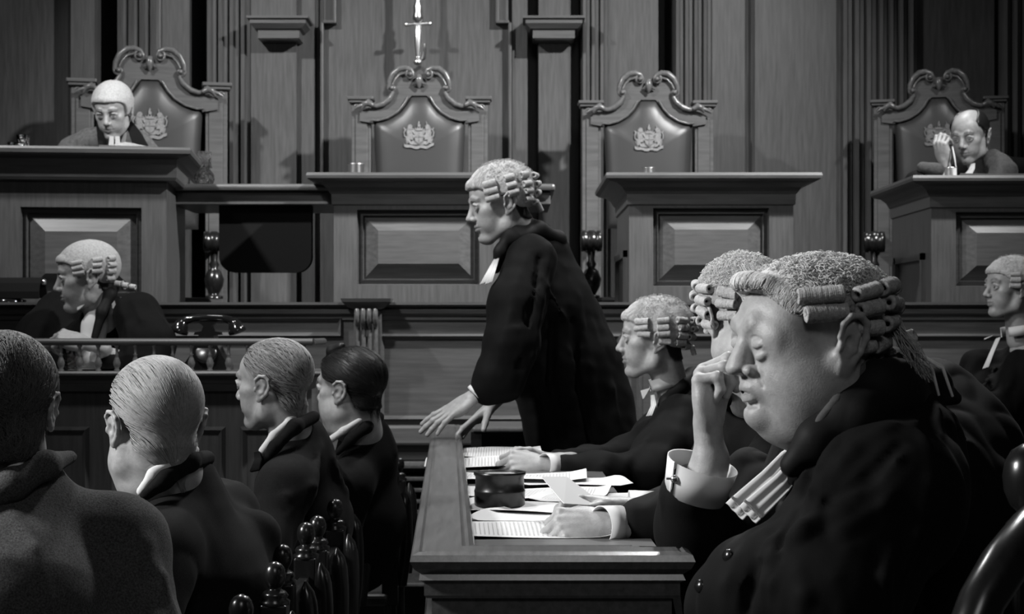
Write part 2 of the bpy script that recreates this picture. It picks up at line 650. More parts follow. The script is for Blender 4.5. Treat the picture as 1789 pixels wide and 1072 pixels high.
def head_sdf(fat=0., nose=1.0, lids=0.5, jaw=1.0, neck=.052, lips=1.0, slack=0., cheek=1.0, nosew=1.0, ears=1.10, brow=1.0, crz=1.0, ey=0.0, puff=0.0, lx=0.0):
    S = SDF()
    S.ell((-.014, 0, .032 - .012 * (1 - crz)), (.094, .075, .078 * crz), .01)
    S.ell((.030, 0, .036 - .02 * (1 - crz)), (.0600, .060, .056 * crz), .02)            # forehead
    S.ell((.030, 0, -.030), (.059, .054 + .012 * fat, .072), .02)
    S.ell((.066, 0, -.060), (.0265, .030, .030), .012)          # muzzle
    S.ell((.060, 0, -.085), (.028, .026, .030), .012)
    for g in (1, -1):
        S.chain([(-.010, g * (.052 + .012 * fat), -.040), (.004, g * (.047 + .014 * fat), -.078), (.060, g * .014, -.105)], [.018, .017 + .010 * fat, .015], .02)      # jaw
        S.ell((.050, g * .041, -.018), (.026 * cheek, .022, .020), .018)         # cheekbone
        S.ell((.052, g * .031, -.052), (.027, .022 + .006 * fat, .034), .018)    # cheek
        if lids >= .9 and fat > .5:
            S.ell((.052, g * .050, .004), (.029, .023, .034), .02)
        if fat:
            S.ell((.030, g * .042, -.075), (.044, .033, .044), .018)            # jowl
            S.ell((.055, g * .030, -.050), (.030, .027, .032), .015)
        S.chain([(.076, g * .042, .019), (.085, g * .028, .0235), (.087, g * .010, .018)], [.006, .0075, .007], .012 * brow)
        S.ell((.098, g * .033, .003), (.020 * (.62 if lids >= .9 else 1), .0165 * (.8 if lids >= .9 else 1), .0115 * (.75 if lids >= .9 else 1)), .010, -1)                 # socket
    S.ell((.072, 0, -.102), (.019 * jaw, .020, .015), .014)
    if fat:
        S.ell((.068, 0, -.100), (.025, .025, .021), .010)
        S.ell((.018, 0, -.120), (.062, .062, .036), .02)                        # double chin
    # nose
    S.cone((.084, 0, .014), (.1015, 0, -.022), .0085, .0100 * nosew, .010)
    S.ell((.106 + .006 * (nose - 1), 0, -.031), (.0115 * nose, .0110 * nosew, .0100), .008)
    for g in (1, -1):
        S.ell((.0965, g * .0125 * nosew, -.036), (.0105, .0070 * nosew, .0078), .004)
        S.ell((.1035, g * .0062 * nosew, -.0425), (.0055, .0032 * nosew, .0035), .002, -1)
        # naso-labial groove
        S.chain([(.094, g * .0215 * nosew, -.034), (.091, g * .029, -.050), (.084, g * .034, -.066)], [.0012, .0016, .0012], .006, -1)
    S.chain([(.0985, 0, -.047), (.0990, 0, -.054)], .0018, .004, -1)      # philtrum
    # eyes
    for g in (1, -1):
        if lids < .9:
            S.ell((.0745, g * .0325, .0005), (.0145, .0155, .0128), .003)
        zl = .0045 - .0105 * lids
        if lids >= .9:       # lowered lids: full upper lid, slit along its lower edge, pouch below
            S.ell((.0720, g * .0370, .002), (.0140, .0310, .0230), .012)
            S.ell((.0755, g * .0350, .0030), (.0120, .0220, .0125 + puff * .002), .012)
            S.chain([(.078, g * .047, -.012), (.0835, g * .037, -.0165), (.0825, g * .024, -.0150)], [.004, .0052 + puff * .001, .004], .007)
        else:
            S.chain([(.082, g * .0475, .0035), (.0885, g * .038, .010), (.0885, g * .027, .0095), (.084, g * .0185, .003)], [.0032, .0038, .0036, .0025], .004)
            S.chain([(.081, g * .047, -.004), (.0855, g * .037, -.0105), (.0855, g * .026, -.0105), (.084, g * .019, -.004)], [.0022, .0024, .0022, .0016], .005)
            S.chain([(.0825, g * .0455, -.0015), (.0885, g * .038, zl), (.0888, g * .029, zl), (.0855, g * .021, -.001)], [.0011] * 4, .0012, -1)
            S.chain([(.083, g * .047, .0085), (.090, g * .037, .0155), (.090, g * .026, .015), (.0875, g * .018, .009)], [.0010] * 4, .004, -1)
    # lips
    L = lips
    if lx:
        S.ell((.074 + lx, 0, -.062), (.024, .031, .025), .012)
    S.chain([(.080 + lx, .024, -.0640), (.0895 + lx, .013, -.0605), (.0925 + lx, .004, -.0590), (.0925 + lx, -.004, -.0590), (.0895 + lx, -.013, -.0605), (.080 + lx, -.024, -.0640)], [.0016, .0040 * L, .0048 * L, .0048 * L, .0040 * L, .0016], .004)
    S.chain([(.081 + lx, .021, -.0668), (.0885 + lx, .012, -.0700 - .003 * slack), (.0912 + lx, 0, -.0715 - .004 * slack), (.0885 + lx, -.012, -.0700 - .003 * slack), (.081 + lx, -.021, -.0668)], [.0016, .0046 * L, .0058 * L, .0046 * L, .0016], .004)
    S.chain([(.081 + lx, .0255, -.0652), (.0930 + lx, .013, -.0650), (.0975 + lx, 0, -.0645 - .001 * slack), (.0930 + lx, -.013, -.0650), (.081 + lx, -.0255, -.0652)], [.0010, .0012, .0014 + .001 * slack, .0012, .0010], .0015, -1)
    S.chain([(.089 + lx, .014, -.0835), (.0925 + lx, 0, -.0845), (.089 + lx, -.014, -.0835)], .0030, .008, -1)
    if ears:
        for g in (1, -1):
            ear(S, g, ears, ey)
    # neck
    return S


def head_tone(v, lipdark=.62, browdark=.5, browy=1.0, eyes=True, beard=.92, lash=0):
    """albedo variation of a face: brows, lips, eye slits, shaved chin"""
    x, y, z = v[:, 0], np.abs(v[:, 1]), v[:, 2]
    t = np.ones(len(v))
    lip = np.exp(-((z + .0645) / .0085) ** 2 * .9) * sstep(.026, .020, y) * sstep(.078, .086, x)
    t *= 1 - (1 - lipdark) * np.clip(lip * 1.3, 0, 1)
    bz = .0250 + .004 * np.sin(np.clip((y - .012) / .036, 0, 1) * 3.14) - .004 * sstep(.035, .052, y)
    br = np.exp(-((z - bz) / .0042) ** 2) * sstep(.010, .015, y) * sstep(.054, .046, y) * sstep(.06, .07, x)
    t *= 1 - (1 - browdark) * np.clip(br * 1.2, 0, 1) * browy
    if lash:
        ls = np.exp(-((z + .0085 - ((y - .034) / .016) ** 2 * .004) / .0014) ** 2) * sstep(.018, .022, y) * sstep(.053, .048, y) * (x > .074)
        t *= 1 - .72 * ls
    chin = sstep(-.045, -.075, z) * sstep(-.01, .03, x) * (1 - lip)
    t *= 1 - (1 - beard) * chin
    return t


def eye_mark(v, t, lids):
    """open part of the eye: white, iris and lashes"""
    zl = .0045 - .0105 * lids
    for g in (1, -1):
        d = np.sqrt(((v[:, 1] - g * .0325) / 1.0) ** 2 + (v[:, 2] - (zl - .0035)) ** 2)
        op = ((v[:, 0] > .081) & (np.abs(v[:, 1] - g * .0325) < .0125) & (v[:, 2] < zl) & (v[:, 2] > -.0068))
        t[op] = 1.05
        t[op & (d < .0062)] = .10
    return t


def neck_sdf(S, T, a, b, r0, r1, k=.02):
    S.cone(a, b, r0, r1, k)


# ---- hands.  frame: origin wrist, +X to the fingers, +Z back of the hand, +Y towards the thumb
FING = [(.088, .030, (.040, .025, .021), .0088), (.092, .010, (.045, .028, .022), .0090), (.087, -.010, (.041, .026, .021), .0085), (.078, -.028, (.032, .020, .019), .0075)]


def hand_sdf(S, T, curl=((20, 25, 15),) * 4, spread=(4, 0, -4, -9), thumb=(45, 25, 20, 15), side=1, fat=1.0, k=.006):
    """thumb=(out, down, bend1, bend2) degrees.  side=-1 mirrors Y"""
    def W(p):
        return T(V(p[0], p[1] * side, p[2]))[0]
    sc = T.s
    R = T.R

    def ell(c, r, kk):
        RR = R
        S.ell(W(c), V(*r) * sc, kk, R=RR)
    S.cone(W((-.06, 0, 0)), W((.005, 0, 0)), .027 * sc * fat, .026 * sc * fat, .012, flat=(R[:, 2], .78))
    ell((.045, .002, 0), (.052, .040 * fat, .0165 * fat), .012)
    ell((.030, .024, -.008), (.034, .017, .015), .010)      # thenar
    ell((.040, -.024, -.005), (.040, .015, .015), .010)
    for (bx, by, L, r), c, sp in zip(FING, curl, spread):
        p = V(bx, by, 0.002)
        S.cone(W((.030, by * .6, .002)), W(p), .010 * sc, (r + .0015) * sc * fat, .008)
        a = 0
        s_ = math.radians(sp)
        pts = [p]
        for l_, cc in zip(L, c):
            a += math.radians(cc)
            p = p + l_ * V(math.cos(a) * math.cos(s_), math.cos(a) * math.sin(s_), -math.sin(a))
            pts.append(p)
        rs = [(r + .0012) * sc * fat, (r + .0004) * sc * fat, r * .95 * sc * fat, r * .80 * sc * fat]
        for i in range(3):
            S.cone(W(pts[i]), W(pts[i + 1]), rs[i], rs[i + 1], k * .55)
        S.ell(W(pts[1] + V(0, 0, .001)), V(1, 1, 1) * rs[1] * 1.06, .003)
    o_, dn, b1, b2 = [math.radians(t) for t in thumb]
    d = V(math.cos(o_) * math.cos(dn), math.sin(o_) * math.cos(dn), -math.sin(dn))
    p0 = V(.018, .020, -.006)
    p1 = p0 + d * .042
    ax = np.cross(d, V(0, 0, 1))
    ax /= np.linalg.norm(ax)

    def rot(v_, th):      # bend in towards the fingers
        z = V(0, 0, -1) * .35 + V(0, -1, 0)
        z = z - v_ * (z @ v_)
        z /= np.linalg.norm(z)
        return v_ * math.cos(th) + z * math.sin(th)
    d1 = rot(d, b1)
    p2 = p1 + d1 * .034
    d2 = rot(d1, b2)
    p3 = p2 + d2 * .026
    S.chain([W(p0), W(p1), W(p2), W(p3)], [.014 * sc * fat, .0115 * sc * fat, .0105 * sc * fat, .0088 * sc * fat], k)


# ---- barrister wig, in head-local coordinates
def wig_cap_sdf(front=.060, back=-.035, thick=.013, sidez=.022, size=1.0, crz=1.0, temple=0):
    S = SDF()
    S.ell((-.014, 0, .034 - .012 * (1 - crz)), ((.098 + thick) * size, (.077 + thick * .9) * size, (.080 * crz + thick) * size), .01)
    # thick combed edge over the forehead
    S.chain([(.046, .056, front - .014), (.067, .038, front + .003), (.077, .018, front + .008), (.0795, 0, front + .009), (.077, -.018, front + .008), (.067, -.038, front + .003), (.046, -.056, front - .014)], [.009, .010, .0105, .0105, .0105, .010, .009], .014)
    xs = np.array([-.2, -.105, -.085, -.050, -.034, -.026, .010, .026, .040, .056, .072, .12])
    zs = np.array([back, back, back, back + .005, back + .018, sidez, sidez - .002, sidez + .002, front - .026, front - .012, front - .004, front])

    if temple:
        xs = np.array([-.2, -.105, -.085, -.050, -.034, -.026, .010, .030, .052, .064, .076, .12])
        zs = np.array([back, back, back, back + .005, back + .018, sidez, sidez - .002, sidez - .002, sidez + .004, front - .010, front, front])

    def cut(p):
        ay = np.abs(p[:, 1])
        hz = np.interp(p[:, 0], xs, zs)
        return (p[:, 2] - hz) * .8
    S.op(cut, .006, -1)
    return S


def cap_surface(phi, z, thick=.013, size=1.0, out=0.0):
    """point on the cap at azimuth phi (0 front, 90 left) and height z, with outward normal"""
    rx, ry, rz = (.098 + thick) * size, (.077 + thick * .9) * size, (.080 + thick) * size
    c = V(-.014, 0, .034)
    s_ = math.sqrt(max(.05, 1 - ((z - .034) / rz) ** 2))
    a = math.radians(phi)
    p = c + V(rx * s_ * math.cos(a), ry * s_ * math.sin(a), z - .034)
    n = V((p[0] - c[0]) / rx ** 2, (p[1] - c[1]) / ry ** 2, (p[2] - c[2]) / rz ** 2)
    n /= np.linalg.norm(n)
    t = V(-math.sin(a) * rx, math.cos(a) * ry, 0)
    t /= np.linalg.norm(t)
    return p + n * out, n, t


def curl_mesh(c, ax, L, r, rings=16, n=20, seed=0):
    """a horsehair roll: hollow ribbed cylinder"""
    rs = np.random.RandomState(seed)
    ax = ax / np.linalg.norm(ax)
    u = np.cross(ax, V(0, 0, 1))
    u /= np.linalg.norm(u)
    v_ = np.cross(ax, u)
    prof = []
    prof += [(r * .30, -L / 2 + .006), (r * .50, -L / 2 + .0015), (r * .80, -L / 2), (r * .97, -L / 2 + .0015)]
    for i in range(rings * 2 + 1):
        t = i / (rings * 2)
        prof.append((r * (1 + (.06 if i % 2 else -.045) + .025 * rs.randn()), -L / 2 + .002 + (L - .004) * t))
    prof += [(r * .97, L / 2 - .0015), (r * .80, L / 2), (r * .50, L / 2 - .0015), (r * .30, L / 2 - .006)]
    prof = np.array(prof)
    th = np.arange(n) * 2 * math.pi / n
    ph = rs.uniform(0, 6, 3)
    wv = 1 + .05 * np.sin(2 * th + ph[0]) + .03 * np.sin(3 * th + ph[1])
    V_ = c + prof[:, 1][:, None, None] * ax + (prof[:, 0][:, None] * wv)[..., None] * (np.cos(th)[None, :, None] * u + np.sin(th)[None, :, None] * v_)
    V_ = V_.reshape(-1, 3)
    m_ = len(prof)
    f = []
    for j in range(m_ - 1):
        i = np.arange(n)
        f.append(np.stack([j * n + i, j * n + (i + 1) % n, (j + 1) * n + (i + 1) % n, (j + 1) * n + i], 1))
    return V_, np.concatenate(f)


def loops_mesh(pts, nrm, rng, rad=.004, th=.00035, seg=9):
    """frizz: many tiny open hair loops standing off a surface"""
    V_, F_ = [], []
    o = 0
    for p, n in zip(pts, nrm):
        a = rng.normal(size=3)
        a -= n * (a @ n)
        a /= np.linalg.norm(a)
        b = np.cross(n, a)
        up = n * rng.uniform(.15, 1.0) + b * rng.uniform(-.8, .8)
        up /= np.linalg.norm(up)
        R_ = rad * rng.uniform(.6, 1.35)
        t = np.linspace(-.4, 2 * math.pi * rng.uniform(.75, 1.05), seg)
        cc = p + up * R_ * .55
        pl = cc + R_ * (np.cos(t)[:, None] * a + np.sin(t)[:, None] * up) + np.outer(np.linspace(-1, 1, seg), np.cross(a, up)) * R_ * .5
        d = np.gradient(pl, axis=0)
        d /= np.linalg.norm(d, axis=1)[:, None] + 1e-9
        s1 = np.cross(d, V(.3, .5, .8))
        s1 /= np.linalg.norm(s1, axis=1)[:, None] + 1e-9
        s2 = np.cross(d, s1)
        ring = np.stack([pl + th * (s1 * math.cos(q) + s2 * math.sin(q)) for q in (0, 2.09, 4.19)], 1)
        V_.append(ring.reshape(-1, 3))
        for k in range(3):
            i = np.arange(seg - 1)
            F_.append(o + np.stack([i * 3 + k, i * 3 + (k + 1) % 3, (i + 1) * 3 + (k + 1) % 3, (i + 1) * 3 + k], 1))
        o += seg * 3
    return np.concatenate(V_), np.concatenate(F_)


def curl_layout(style, thick, size):
    """(phi, z, length, tilt) for each roll, both sides and back"""
    out = []
    for g in (1, -1):
        for phi, zs, L in style:
            for z in zs:
                out.append((g * phi, z, L))
    return out


def sdf_grad(S, p):
    e = 1e-3
    d0 = S(p)
    g = np.stack([S(p + V(e, 0, 0)) - d0, S(p + V(0, e, 0)) - d0, S(p + V(0, 0, e)) - d0], 1)
    g /= np.linalg.norm(g, axis=1)[:, None] + 1e-9
    return d0, g


def make_wig(T, parent, org, h=.0025, style=None, thick=.013, front=.060, back=-.035, size=1.0, frizz=0, seed=1, rcurl=.0105, rows=None, tail=True, m='wig', sidez=.022, rings=12, loop_r=.004, capdisp=1.0, crz=1.0, temple=0):
    S = wig_cap_sdf(front, back, thick, sidez, size, crz, temple)
    v, q = S.mesh(h)
    n = normals(v, q)
    v = v + n * (wob(v, 420, 14, 2) * .0009 + wob(v, 110, 12, 3) * .0012)[:, None] * (capdisp if frizz > 1000 else capdisp * .5)
    wv = T(v)
    me = np_mesh('wig', wv - org, q)
    o = link('wig', me, M['wigbase' if frizz > 1000 else m], parent)
    rng = np.random.RandomState(seed)
    style = style or [(62, (.052, .034, .016), .044), (97, (.050, .032, .014), .040), (128, (.052, .033, .012, -.010), .036), (160, (.050, .028, .004, -.020), .036)]
    i = 0
    for phi, z, L in curl_layout(style, thick, size):
        p, nn, t = cap_surface(phi + rng.uniform(-2, 2), z + rng.uniform(-.0015, .0015), thick, size, out=rcurl * .55)
        ax = t + V(0, 0, rng.uniform(-.12, .12)) + nn * rng.uniform(-.08, .08)
        cv, cf = curl_mesh(p, ax, L * size * rng.uniform(.92, 1.05), rcurl * rng.uniform(.92, 1.08), rings, 18, seed * 50 + i)
        i += 1
        link('curl', np_mesh('curl', T(cv) - org, cf), M['wig'], o)
    if tail:
        for g in (1, -1):
            p = V(-.118 * size, g * .012, back - .008)
            cv, cf = curl_mesh(p, V(.25, g * .2, 1), .030, .008, rings, 16, seed * 50 + 40)
            link('curl', np_mesh('curl', T(cv) - org, cf), M['wig'], o)
    if frizz:
        up = n[:, 2] > .0
        cand = np.where((v[:, 2] > .052) & ~((v[:, 0] > .045)))[0]
        ids = rng.choice(cand, frizz)
        lv, lf = loops_mesh(T(v[ids]) - org, n[ids] @ T.R.T, rng, loop_r * T.s, .00050 * T.s)
        fo = link('frizz', np_mesh('frizz', lv, lf), M['wigtop' if frizz > 1000 else 'wig'], o)
        fo['kind'] = 'stuff'
        # hair combed back over the front roll
        fr = v[:, 0] > .040
        sv, sf = strands(v[fr], n[fr], lambda p: np.stack([np.full(len(p), -.7), p[:, 1] * 4, np.full(len(p), .9)], 1), int(frizz * .7), seed, .026, .0006, .0012, jit=.10,
                         hsurf=lambda p: (lambda d0, g: (p - g * (d0 - .0008)[:, None], g))(*sdf_grad(S, p)))
        so = link('combed_front', np_mesh('combed_front', T(sv) - org, sf), M['wigtop'], o)
        so['kind'] = 'stuff'
    return o


def strands(v, n, flow, cnt, seed, L=.04, w=.0005, lift=.0012, step=7, jit=.15, hsurf=None):
    """combed hair: thin three-sided tapered strands walked over a shell; flow(p, n) -> direction"""
    rng = np.random.RandomState(seed)
    ids = rng.choice(len(v), cnt)
    p = v[ids].copy()
    nn = n[ids].copy()
    ln = L * rng.uniform(.5, 1.2, cnt)
    rj = rng.normal(size=(cnt, 3)) * jit
    pts = [p + nn * lift * .2]
    cell = {}
    for s_ in range(step):
        d = flow(p) + rj
        d -= nn * (d * nn).sum(1)[:, None]
        d /= np.linalg.norm(d, axis=1)[:, None] + 1e-9
        p = p + d * (ln / step)[:, None]
        if hsurf is not None:
            p, nn = hsurf(p)
        pts.append(p + nn * lift * (.6 + .4 * rng.rand(cnt))[:, None])
    pts = np.stack(pts, 1)                 # cnt, step+1, 3
    K = step + 1
    d = np.gradient(pts, axis=1)
    d /= np.linalg.norm(d, axis=2)[..., None] + 1e-9
    up = np.repeat(nn[:, None, :], K, 1)
    s1 = np.cross(d, up)
    s1 /= np.linalg.norm(s1, axis=2)[..., None] + 1e-9
    tp = (w * np.linspace(1, .25, K))[None, :, None]
    ring = np.stack([pts + s1 * tp, pts - s1 * tp, pts + up * tp * 1.4], 2)     # cnt,K,3,3
    V_ = ring.reshape(-1, 3)
    base = (np.arange(cnt) * K * 3)[:, None]
    F_ = []
    for k in range(3):
        i = np.arange(K - 1)
        f = np.stack([i * 3 + k, i * 3 + (k + 1) % 3, (i + 1) * 3 + (k + 1) % 3, (i + 1) * 3 + k], 1)
        F_.append((base[:, :, None] + f[None]).reshape(-1, 4))
    return V_, np.concatenate(F_)
# ------------------------------------------------------------------ the court room
def X(px, D):
    return (px - CX) * D / FPX


def Z(py, D):
    return HC + (HY - py) * D / FPX


def struct(mb, name, m, **k):
    o = mb.build(name, m, **k)
    o['kind'] = 'structure'
    return o


struct(MB().box(-5, 5, -1.5, 9.6, -.1, 0), 'floor', M['wood'])
struct(MB().box(-5, 5, 6.56, 9.6, .0, 1.0), 'floor_judges_platform', M['wood'])

# panelled back wall: one long horizontal profile (x, depth) pulled up to the ceiling
WD = 9.0
prof = []


def wp(px, d):
    prof.append((X(px, WD), WD + d))


def ribs(a, b, n, d0=0.0, amp=.022):
    """run of small upright mouldings between two columns"""
    w_ = (b - a) / n
    for i in range(n):
        x0 = a + i * w_
        wp(x0, d0 + .012)
        wp(x0 + w_ * .12, d0 - amp)
        wp(x0 + w_ * .45, d0 - amp * 1.2)
        wp(x0 + w_ * .62, d0 - amp * .2)
        wp(x0 + w_ * .9, d0 - amp * .2)
    wp(b, d0)


def slot(a, b, deep=.55):  # gap cut extra deep so that it falls into shade
    wp(a, .0)
    wp(a, deep)
    wp(b, deep)
    wp(b, .0)


wp(-900, .02); wp(-420, .02); ribs(-420, -330, 3); wp(-330, .02); wp(100, .02); wp(124, .02)
wp(124, -.06); wp(130, -.075); wp(150, -.075); wp(152, -.06); wp(170, -.06)
slot(172, 206)
ribs(206, 282, 4, -.02); wp(283, .0); wp(331, .0)
slot(331, 361)
ribs(362, 440, 4, -.02)
wp(441, -.05); wp(520, -.05); wp(520, .0); wp(550, .0); wp(552, .05); wp(564, .05); wp(566, .01)
wp(888, .01); wp(889, .05); wp(893, .05); wp(895, -.01); wp(921, -.01)
slot(922, 940, .3)
wp(941, -.05); wp(994, -.05); wp(995, .0)
slot(997, 1015, .3)
ribs(1016, 1062, 3, -.02); wp(1063, .0); wp(1148, .0)
slot(1150, 1177)
ribs(1178, 1242, 4, -.02)
wp(1243, -.03); wp(1300, -.03); wp(1302, .0); wp(1308, .02); wp(1314, .0); wp(1320, .02)
wp(1462, .02); wp(1466, .0)
ribs(1468, 1530, 3, -.02); ribs(1532, 1602, 4, -.02); wp(1604, .01); wp(1738, .01)
wp(1741, .10); wp(1746, .10); ribs(1748, 1800, 3, -.02); wp(1800, .0); wp(2700, .0)
mb = MB()
n_ = len(prof)
vs = [(x, y, .9) for x, y in prof] + [(x, y, 4.6) for x, y in prof]
mb.add(vs, [(i, i + 1, n_ + i + 1, n_ + i) for i in range(n_ - 1)])
struct(mb, 'wall_back', M['wood'])
struct(MB().box(-5, 5, 9.62, 9.7, 0, 4.6), 'wall_back_backing', M['wood'])

# shouldered moulding round the centre panel
for sx, name in ((1, 'trim_1'), (-1, 'trim_2')):
    mb = MB()
    cxp = 727
    e = 161
    for (a, b, y0, y1) in ((e, e + 6, 40, 340), (e - 22, e + 2, 36, 42), (e - 22, e - 16, -60, 40)):
        xa, xb = cxp - sx * a, cxp - sx * b
        mb.box(min(X(xa, 8.98), X(xb, 8.98)), max(X(xa, 8.98), X(xb, 8.98)), 8.955, 9.03, Z(y1, 8.98), Z(y0, 8.98))
    struct(mb, name, M['wood'], bevel=.006)
# little cornices on the pilasters either side of the centre panel
for k, (a, b) in enumerate(((441, 538), (918, 1016))):
    mb = MB()
    D = 8.9
    x0, x1 = X(a, D), X(b, D)
    mb.sweep([(0, Z(72, D)), (.02, Z(70, D)), (.02, Z(56, D)), (.035, Z(54, D)), (.06, Z(46, D)), (.06, Z(40, D)), (.075, Z(38, D)), (.075, Z(34, D)), (0, Z(34, D))],
             [(x0 + .06, 9.0), (x0 + .06, 8.86), (x1 - .06, 8.86), (x1 - .06, 9.0)])
    mb.box(x0 + .05, x1 - .05, 8.85, 9.0, Z(72, D), Z(34.5, D))
    struct(mb, 'trim_%d' % (k + 3), M['woodh'])


# ---- judges' desks
CORNICE = [(0, -.135), (.008, -.13), (.010, -.085), (.018, -.078), (.030, -.058), (.055, -.040), (.088, -.034), (.095, -.030), (.105, -.024), (.108, -.012), (.104, 0), (0, 0)]
CORNICE_L = [(0, -.135), (.040, -.132), (.046, -.120), (.048, -.045), (.060, -.040), (.098, -.034), (.108, -.026), (.110, -.010), (.106, 0), (0, 0)]


def raised_panel(mb, x0, x1, z0, z1, y, w=.10, proud=.012, sink=.035):
    """sunk panel with a bevelled raised field, set in a flat face at depth y (facing -Y); returns nothing"""
    t = .02
    mb.frame(x0, x1, z0, z1, .004, 0, sink, y)
    mb.frame(x0 + .004, x1 - .004, z0 + .004, z1 - .004, t, sink, sink - .012, y)
    a, b, c, d = x0 + t, x1 - t, z0 + t, z1 - t
    mb.frame(a, b, c, d, .006, sink - .012, sink + .006, y)
    mb.frame(a + .006, b - .006, c + .006, d - .006, w, sink + .006, -proud + .012, y)
    mb.add([(a + .006 + w, y + .012 - proud, c + .006 + w), (b - .006 - w, y + .012 - proud, c + .006 + w), (b - .006 - w, y + .012 - proud, d - .006 - w), (a + .006 + w, y + .012 - proud, d - .006 - w)], [(0, 1, 2, 3)])


def face_with_hole(mb, x0, x1, z0, z1, holes, y):
    """flat face at depth y around rectangular holes laid out left to right"""
    xs = x0
    for (a, b, c, d) in holes:
        mb.add([(xs, y, z0), (a, y, z0), (a, y, z1), (xs, y, z1)], [(0, 1, 2, 3)])
        mb.add([(a, y, z0), (b, y, z0), (b, y, c), (a, y, c)], [(0, 1, 2, 3)])
        mb.add([(a, y, d), (b, y, d), (b, y, z1), (a, y, z1)], [(0, 1, 2, 3)])
        xs = b
    mb.add([(xs, y, z0), (x1, y, z0), (x1, y, z1), (xs, y, z1)], [(0, 1, 2, 3)])


def judge_desk(name, label, W, depth, z0, z1, holes, loc, rz=0, sidepanel=None, cornice=None):
    """local frame: origin front-left-bottom corner of the body, x right, y back"""
    e = empty(name, loc, rz)
    tag(e, label, 'desk', None)
    mb = MB()
    H_ = z1 - z0
    face_with_hole(mb, 0, W, 0, H_, holes, 0)
    mb.add([(0, 0, 0), (0, depth, 0), (0, depth, H_), (0, 0, H_)], [(0, 1, 2, 3)])
    mb.add([(W, 0, 0), (W, depth, 0), (W, depth, H_), (W, 0, H_)], [(0, 1, 2, 3)])
    mb.add([(0, depth, 0), (W, depth, 0), (W, depth, H_), (0, depth, H_)], [(0, 1, 2, 3)])
    mb.build('body', M['wood'], e)
    for h in holes:
        p = MB()
        raised_panel(p, *h, 0, w=min(.075, (h[3] - h[2]) * .2))
        p.build('front_panel', M['woodh'], e)
    if sidepanel:
        for sx in sidepanel:
            p = MB()
            xx = -.006 if sx < 0 else W + .006
            d = .012
            for (ya, yb, za, zb) in ((.10, depth - .10, .12, .15), (.10, depth - .10, H_ - .22, H_ - .19), (.10, .13, .12, H_ - .19), (depth - .13, depth - .10, .12, H_ - .19)):
                p.box(xx - d, xx + d, ya, yb, za, zb)
            p.build('side_panel', M['wood'], e)
    t = MB()
    t.sweep([(o, H_ + .135 + z) for o, z in (cornice or CORNICE)], [(0, depth), (0, 0), (W, 0), (W, depth)])
    t.box(0, W, 0, depth, H_, H_ + .1349)
    o = t.build('desk_top', M['woodh'], e)
    return e


DF = 7.0
zt = Z(305, DF)                   # desk height
zb = zt - .135
z0 = 1.0
H_ = zb - z0


def hole(a, b, c, d, x0, D=DF):
    return (X(a, D) - X(x0, D), X(b, D) - X(x0, D), Z(d, D) - z0, Z(c, D) - z0)


judge_desk('judge_desk', 'empty oak judge\'s desk below the sword, with one wide raised panel', X(872, DF) - X(583, DF), .78, z0, zb,
           [hole(624, 838, 366, 497, 583)], (X(583, DF), DF, z0))
judge_desk('judge_desk', 'empty oak judge\'s desk right of the standing barrister, small cup on top', X(1386, DF) - X(1099, DF), .80, z0, zb,
           [hole(1141, 1344, 363, 500, 1099)], (X(1099, DF), DF, z0), sidepanel=(-1,))
judge_desk('judge_desk', 'oak judge\'s desk at far right, bald man leaning on it', 1.7, .72, z0, zb - .012,
           [hole(1670, 1880, 370, 500, 1627)], (X(1627, DF), DF, z0), sidepanel=(-1,))
# left desk, turned a little towards the middle
DL = 6.75
a7 = math.radians(-6)
WL = 1.75
zl = Z(262, DL)
xr, yr = X(291, DL), DL
o_x, o_y = xr - WL * math.cos(a7), yr - WL * math.sin(a7)
ang = a7
# origin so that the right front corner sits at (xr, yr); front slopes towards the camera on the left
o_x, o_y = xr - WL * math.cos(-a7), yr - WL * math.sin(-a7)
s6 = X(1, DL) - X(0, DL)
judge_desk('judge_desk', 'tall oak judge\'s desk at far left, bewigged judge bent over papers behind it', WL, .80, z0, zl - .135,
           [(WL - (291 - 42) * s6, WL - (291 - 248) * s6, Z(520, DL) - z0, Z(363, DL) - z0)], (o_x, o_y, z0), -a7, cornice=CORNICE_L)


# ---- the low shelves bridging the desks
def side_shelf(xa, xb, D, label, y1=.5):
    e = empty('side_shelf', (X(xa, D), D, Z(357, D)))
    tag(e, label, 'shelf')
    W = X(xb, D) - X(xa, D)
    h = Z(322, D) - Z(357, D)
    b = MB()
    b.box(0, W, 0, y1, 0, h * .62)
    b.build('apron', M['woodh'], e, bevel=.004)
    t = MB()
    t.box(-.0, W + .02, -.04, y1, h * .66, h)
    t.build('shelf_board', M['woodh'], e, bevel=.012)
    return e


s = side_shelf(298, 580, 7.12, 'narrow oak shelf joining the left desk to the middle desk', .55)
s2 = side_shelf(876, 962, 7.12, 'short oak shelf sticking out behind the standing barrister\'s wig', .5)
# cloth-covered board with round corners hanging below the left shelf
mb = MB()
D = 7.2
x0, x1, zz0, zz1 = X(384, D), X(545, D), Z(476, D), Z(356, D)
r = .07
pts = [(x0, zz1), (x0, zz0 + r)] + [(x0 + r - r * math.cos(t), zz0 + r - r * math.sin(t)) for t in np.linspace(.2, 1.5, 6)] + \
      [(x1 - r + r * math.sin(t), zz0 + r - r * math.cos(t)) for t in np.linspace(.1, 1.4, 6)] + [(x1, zz0 + r), (x1, zz1)]
mb.prism(pts, 7.18, 7.24)
o = mb.build('modesty_board', M['baize'], None, bevel=.01, origin=((x0 + x1) / 2, 7.2, zz0))
tag(o, 'black board with rounded lower corners hanging under the left shelf', 'board')

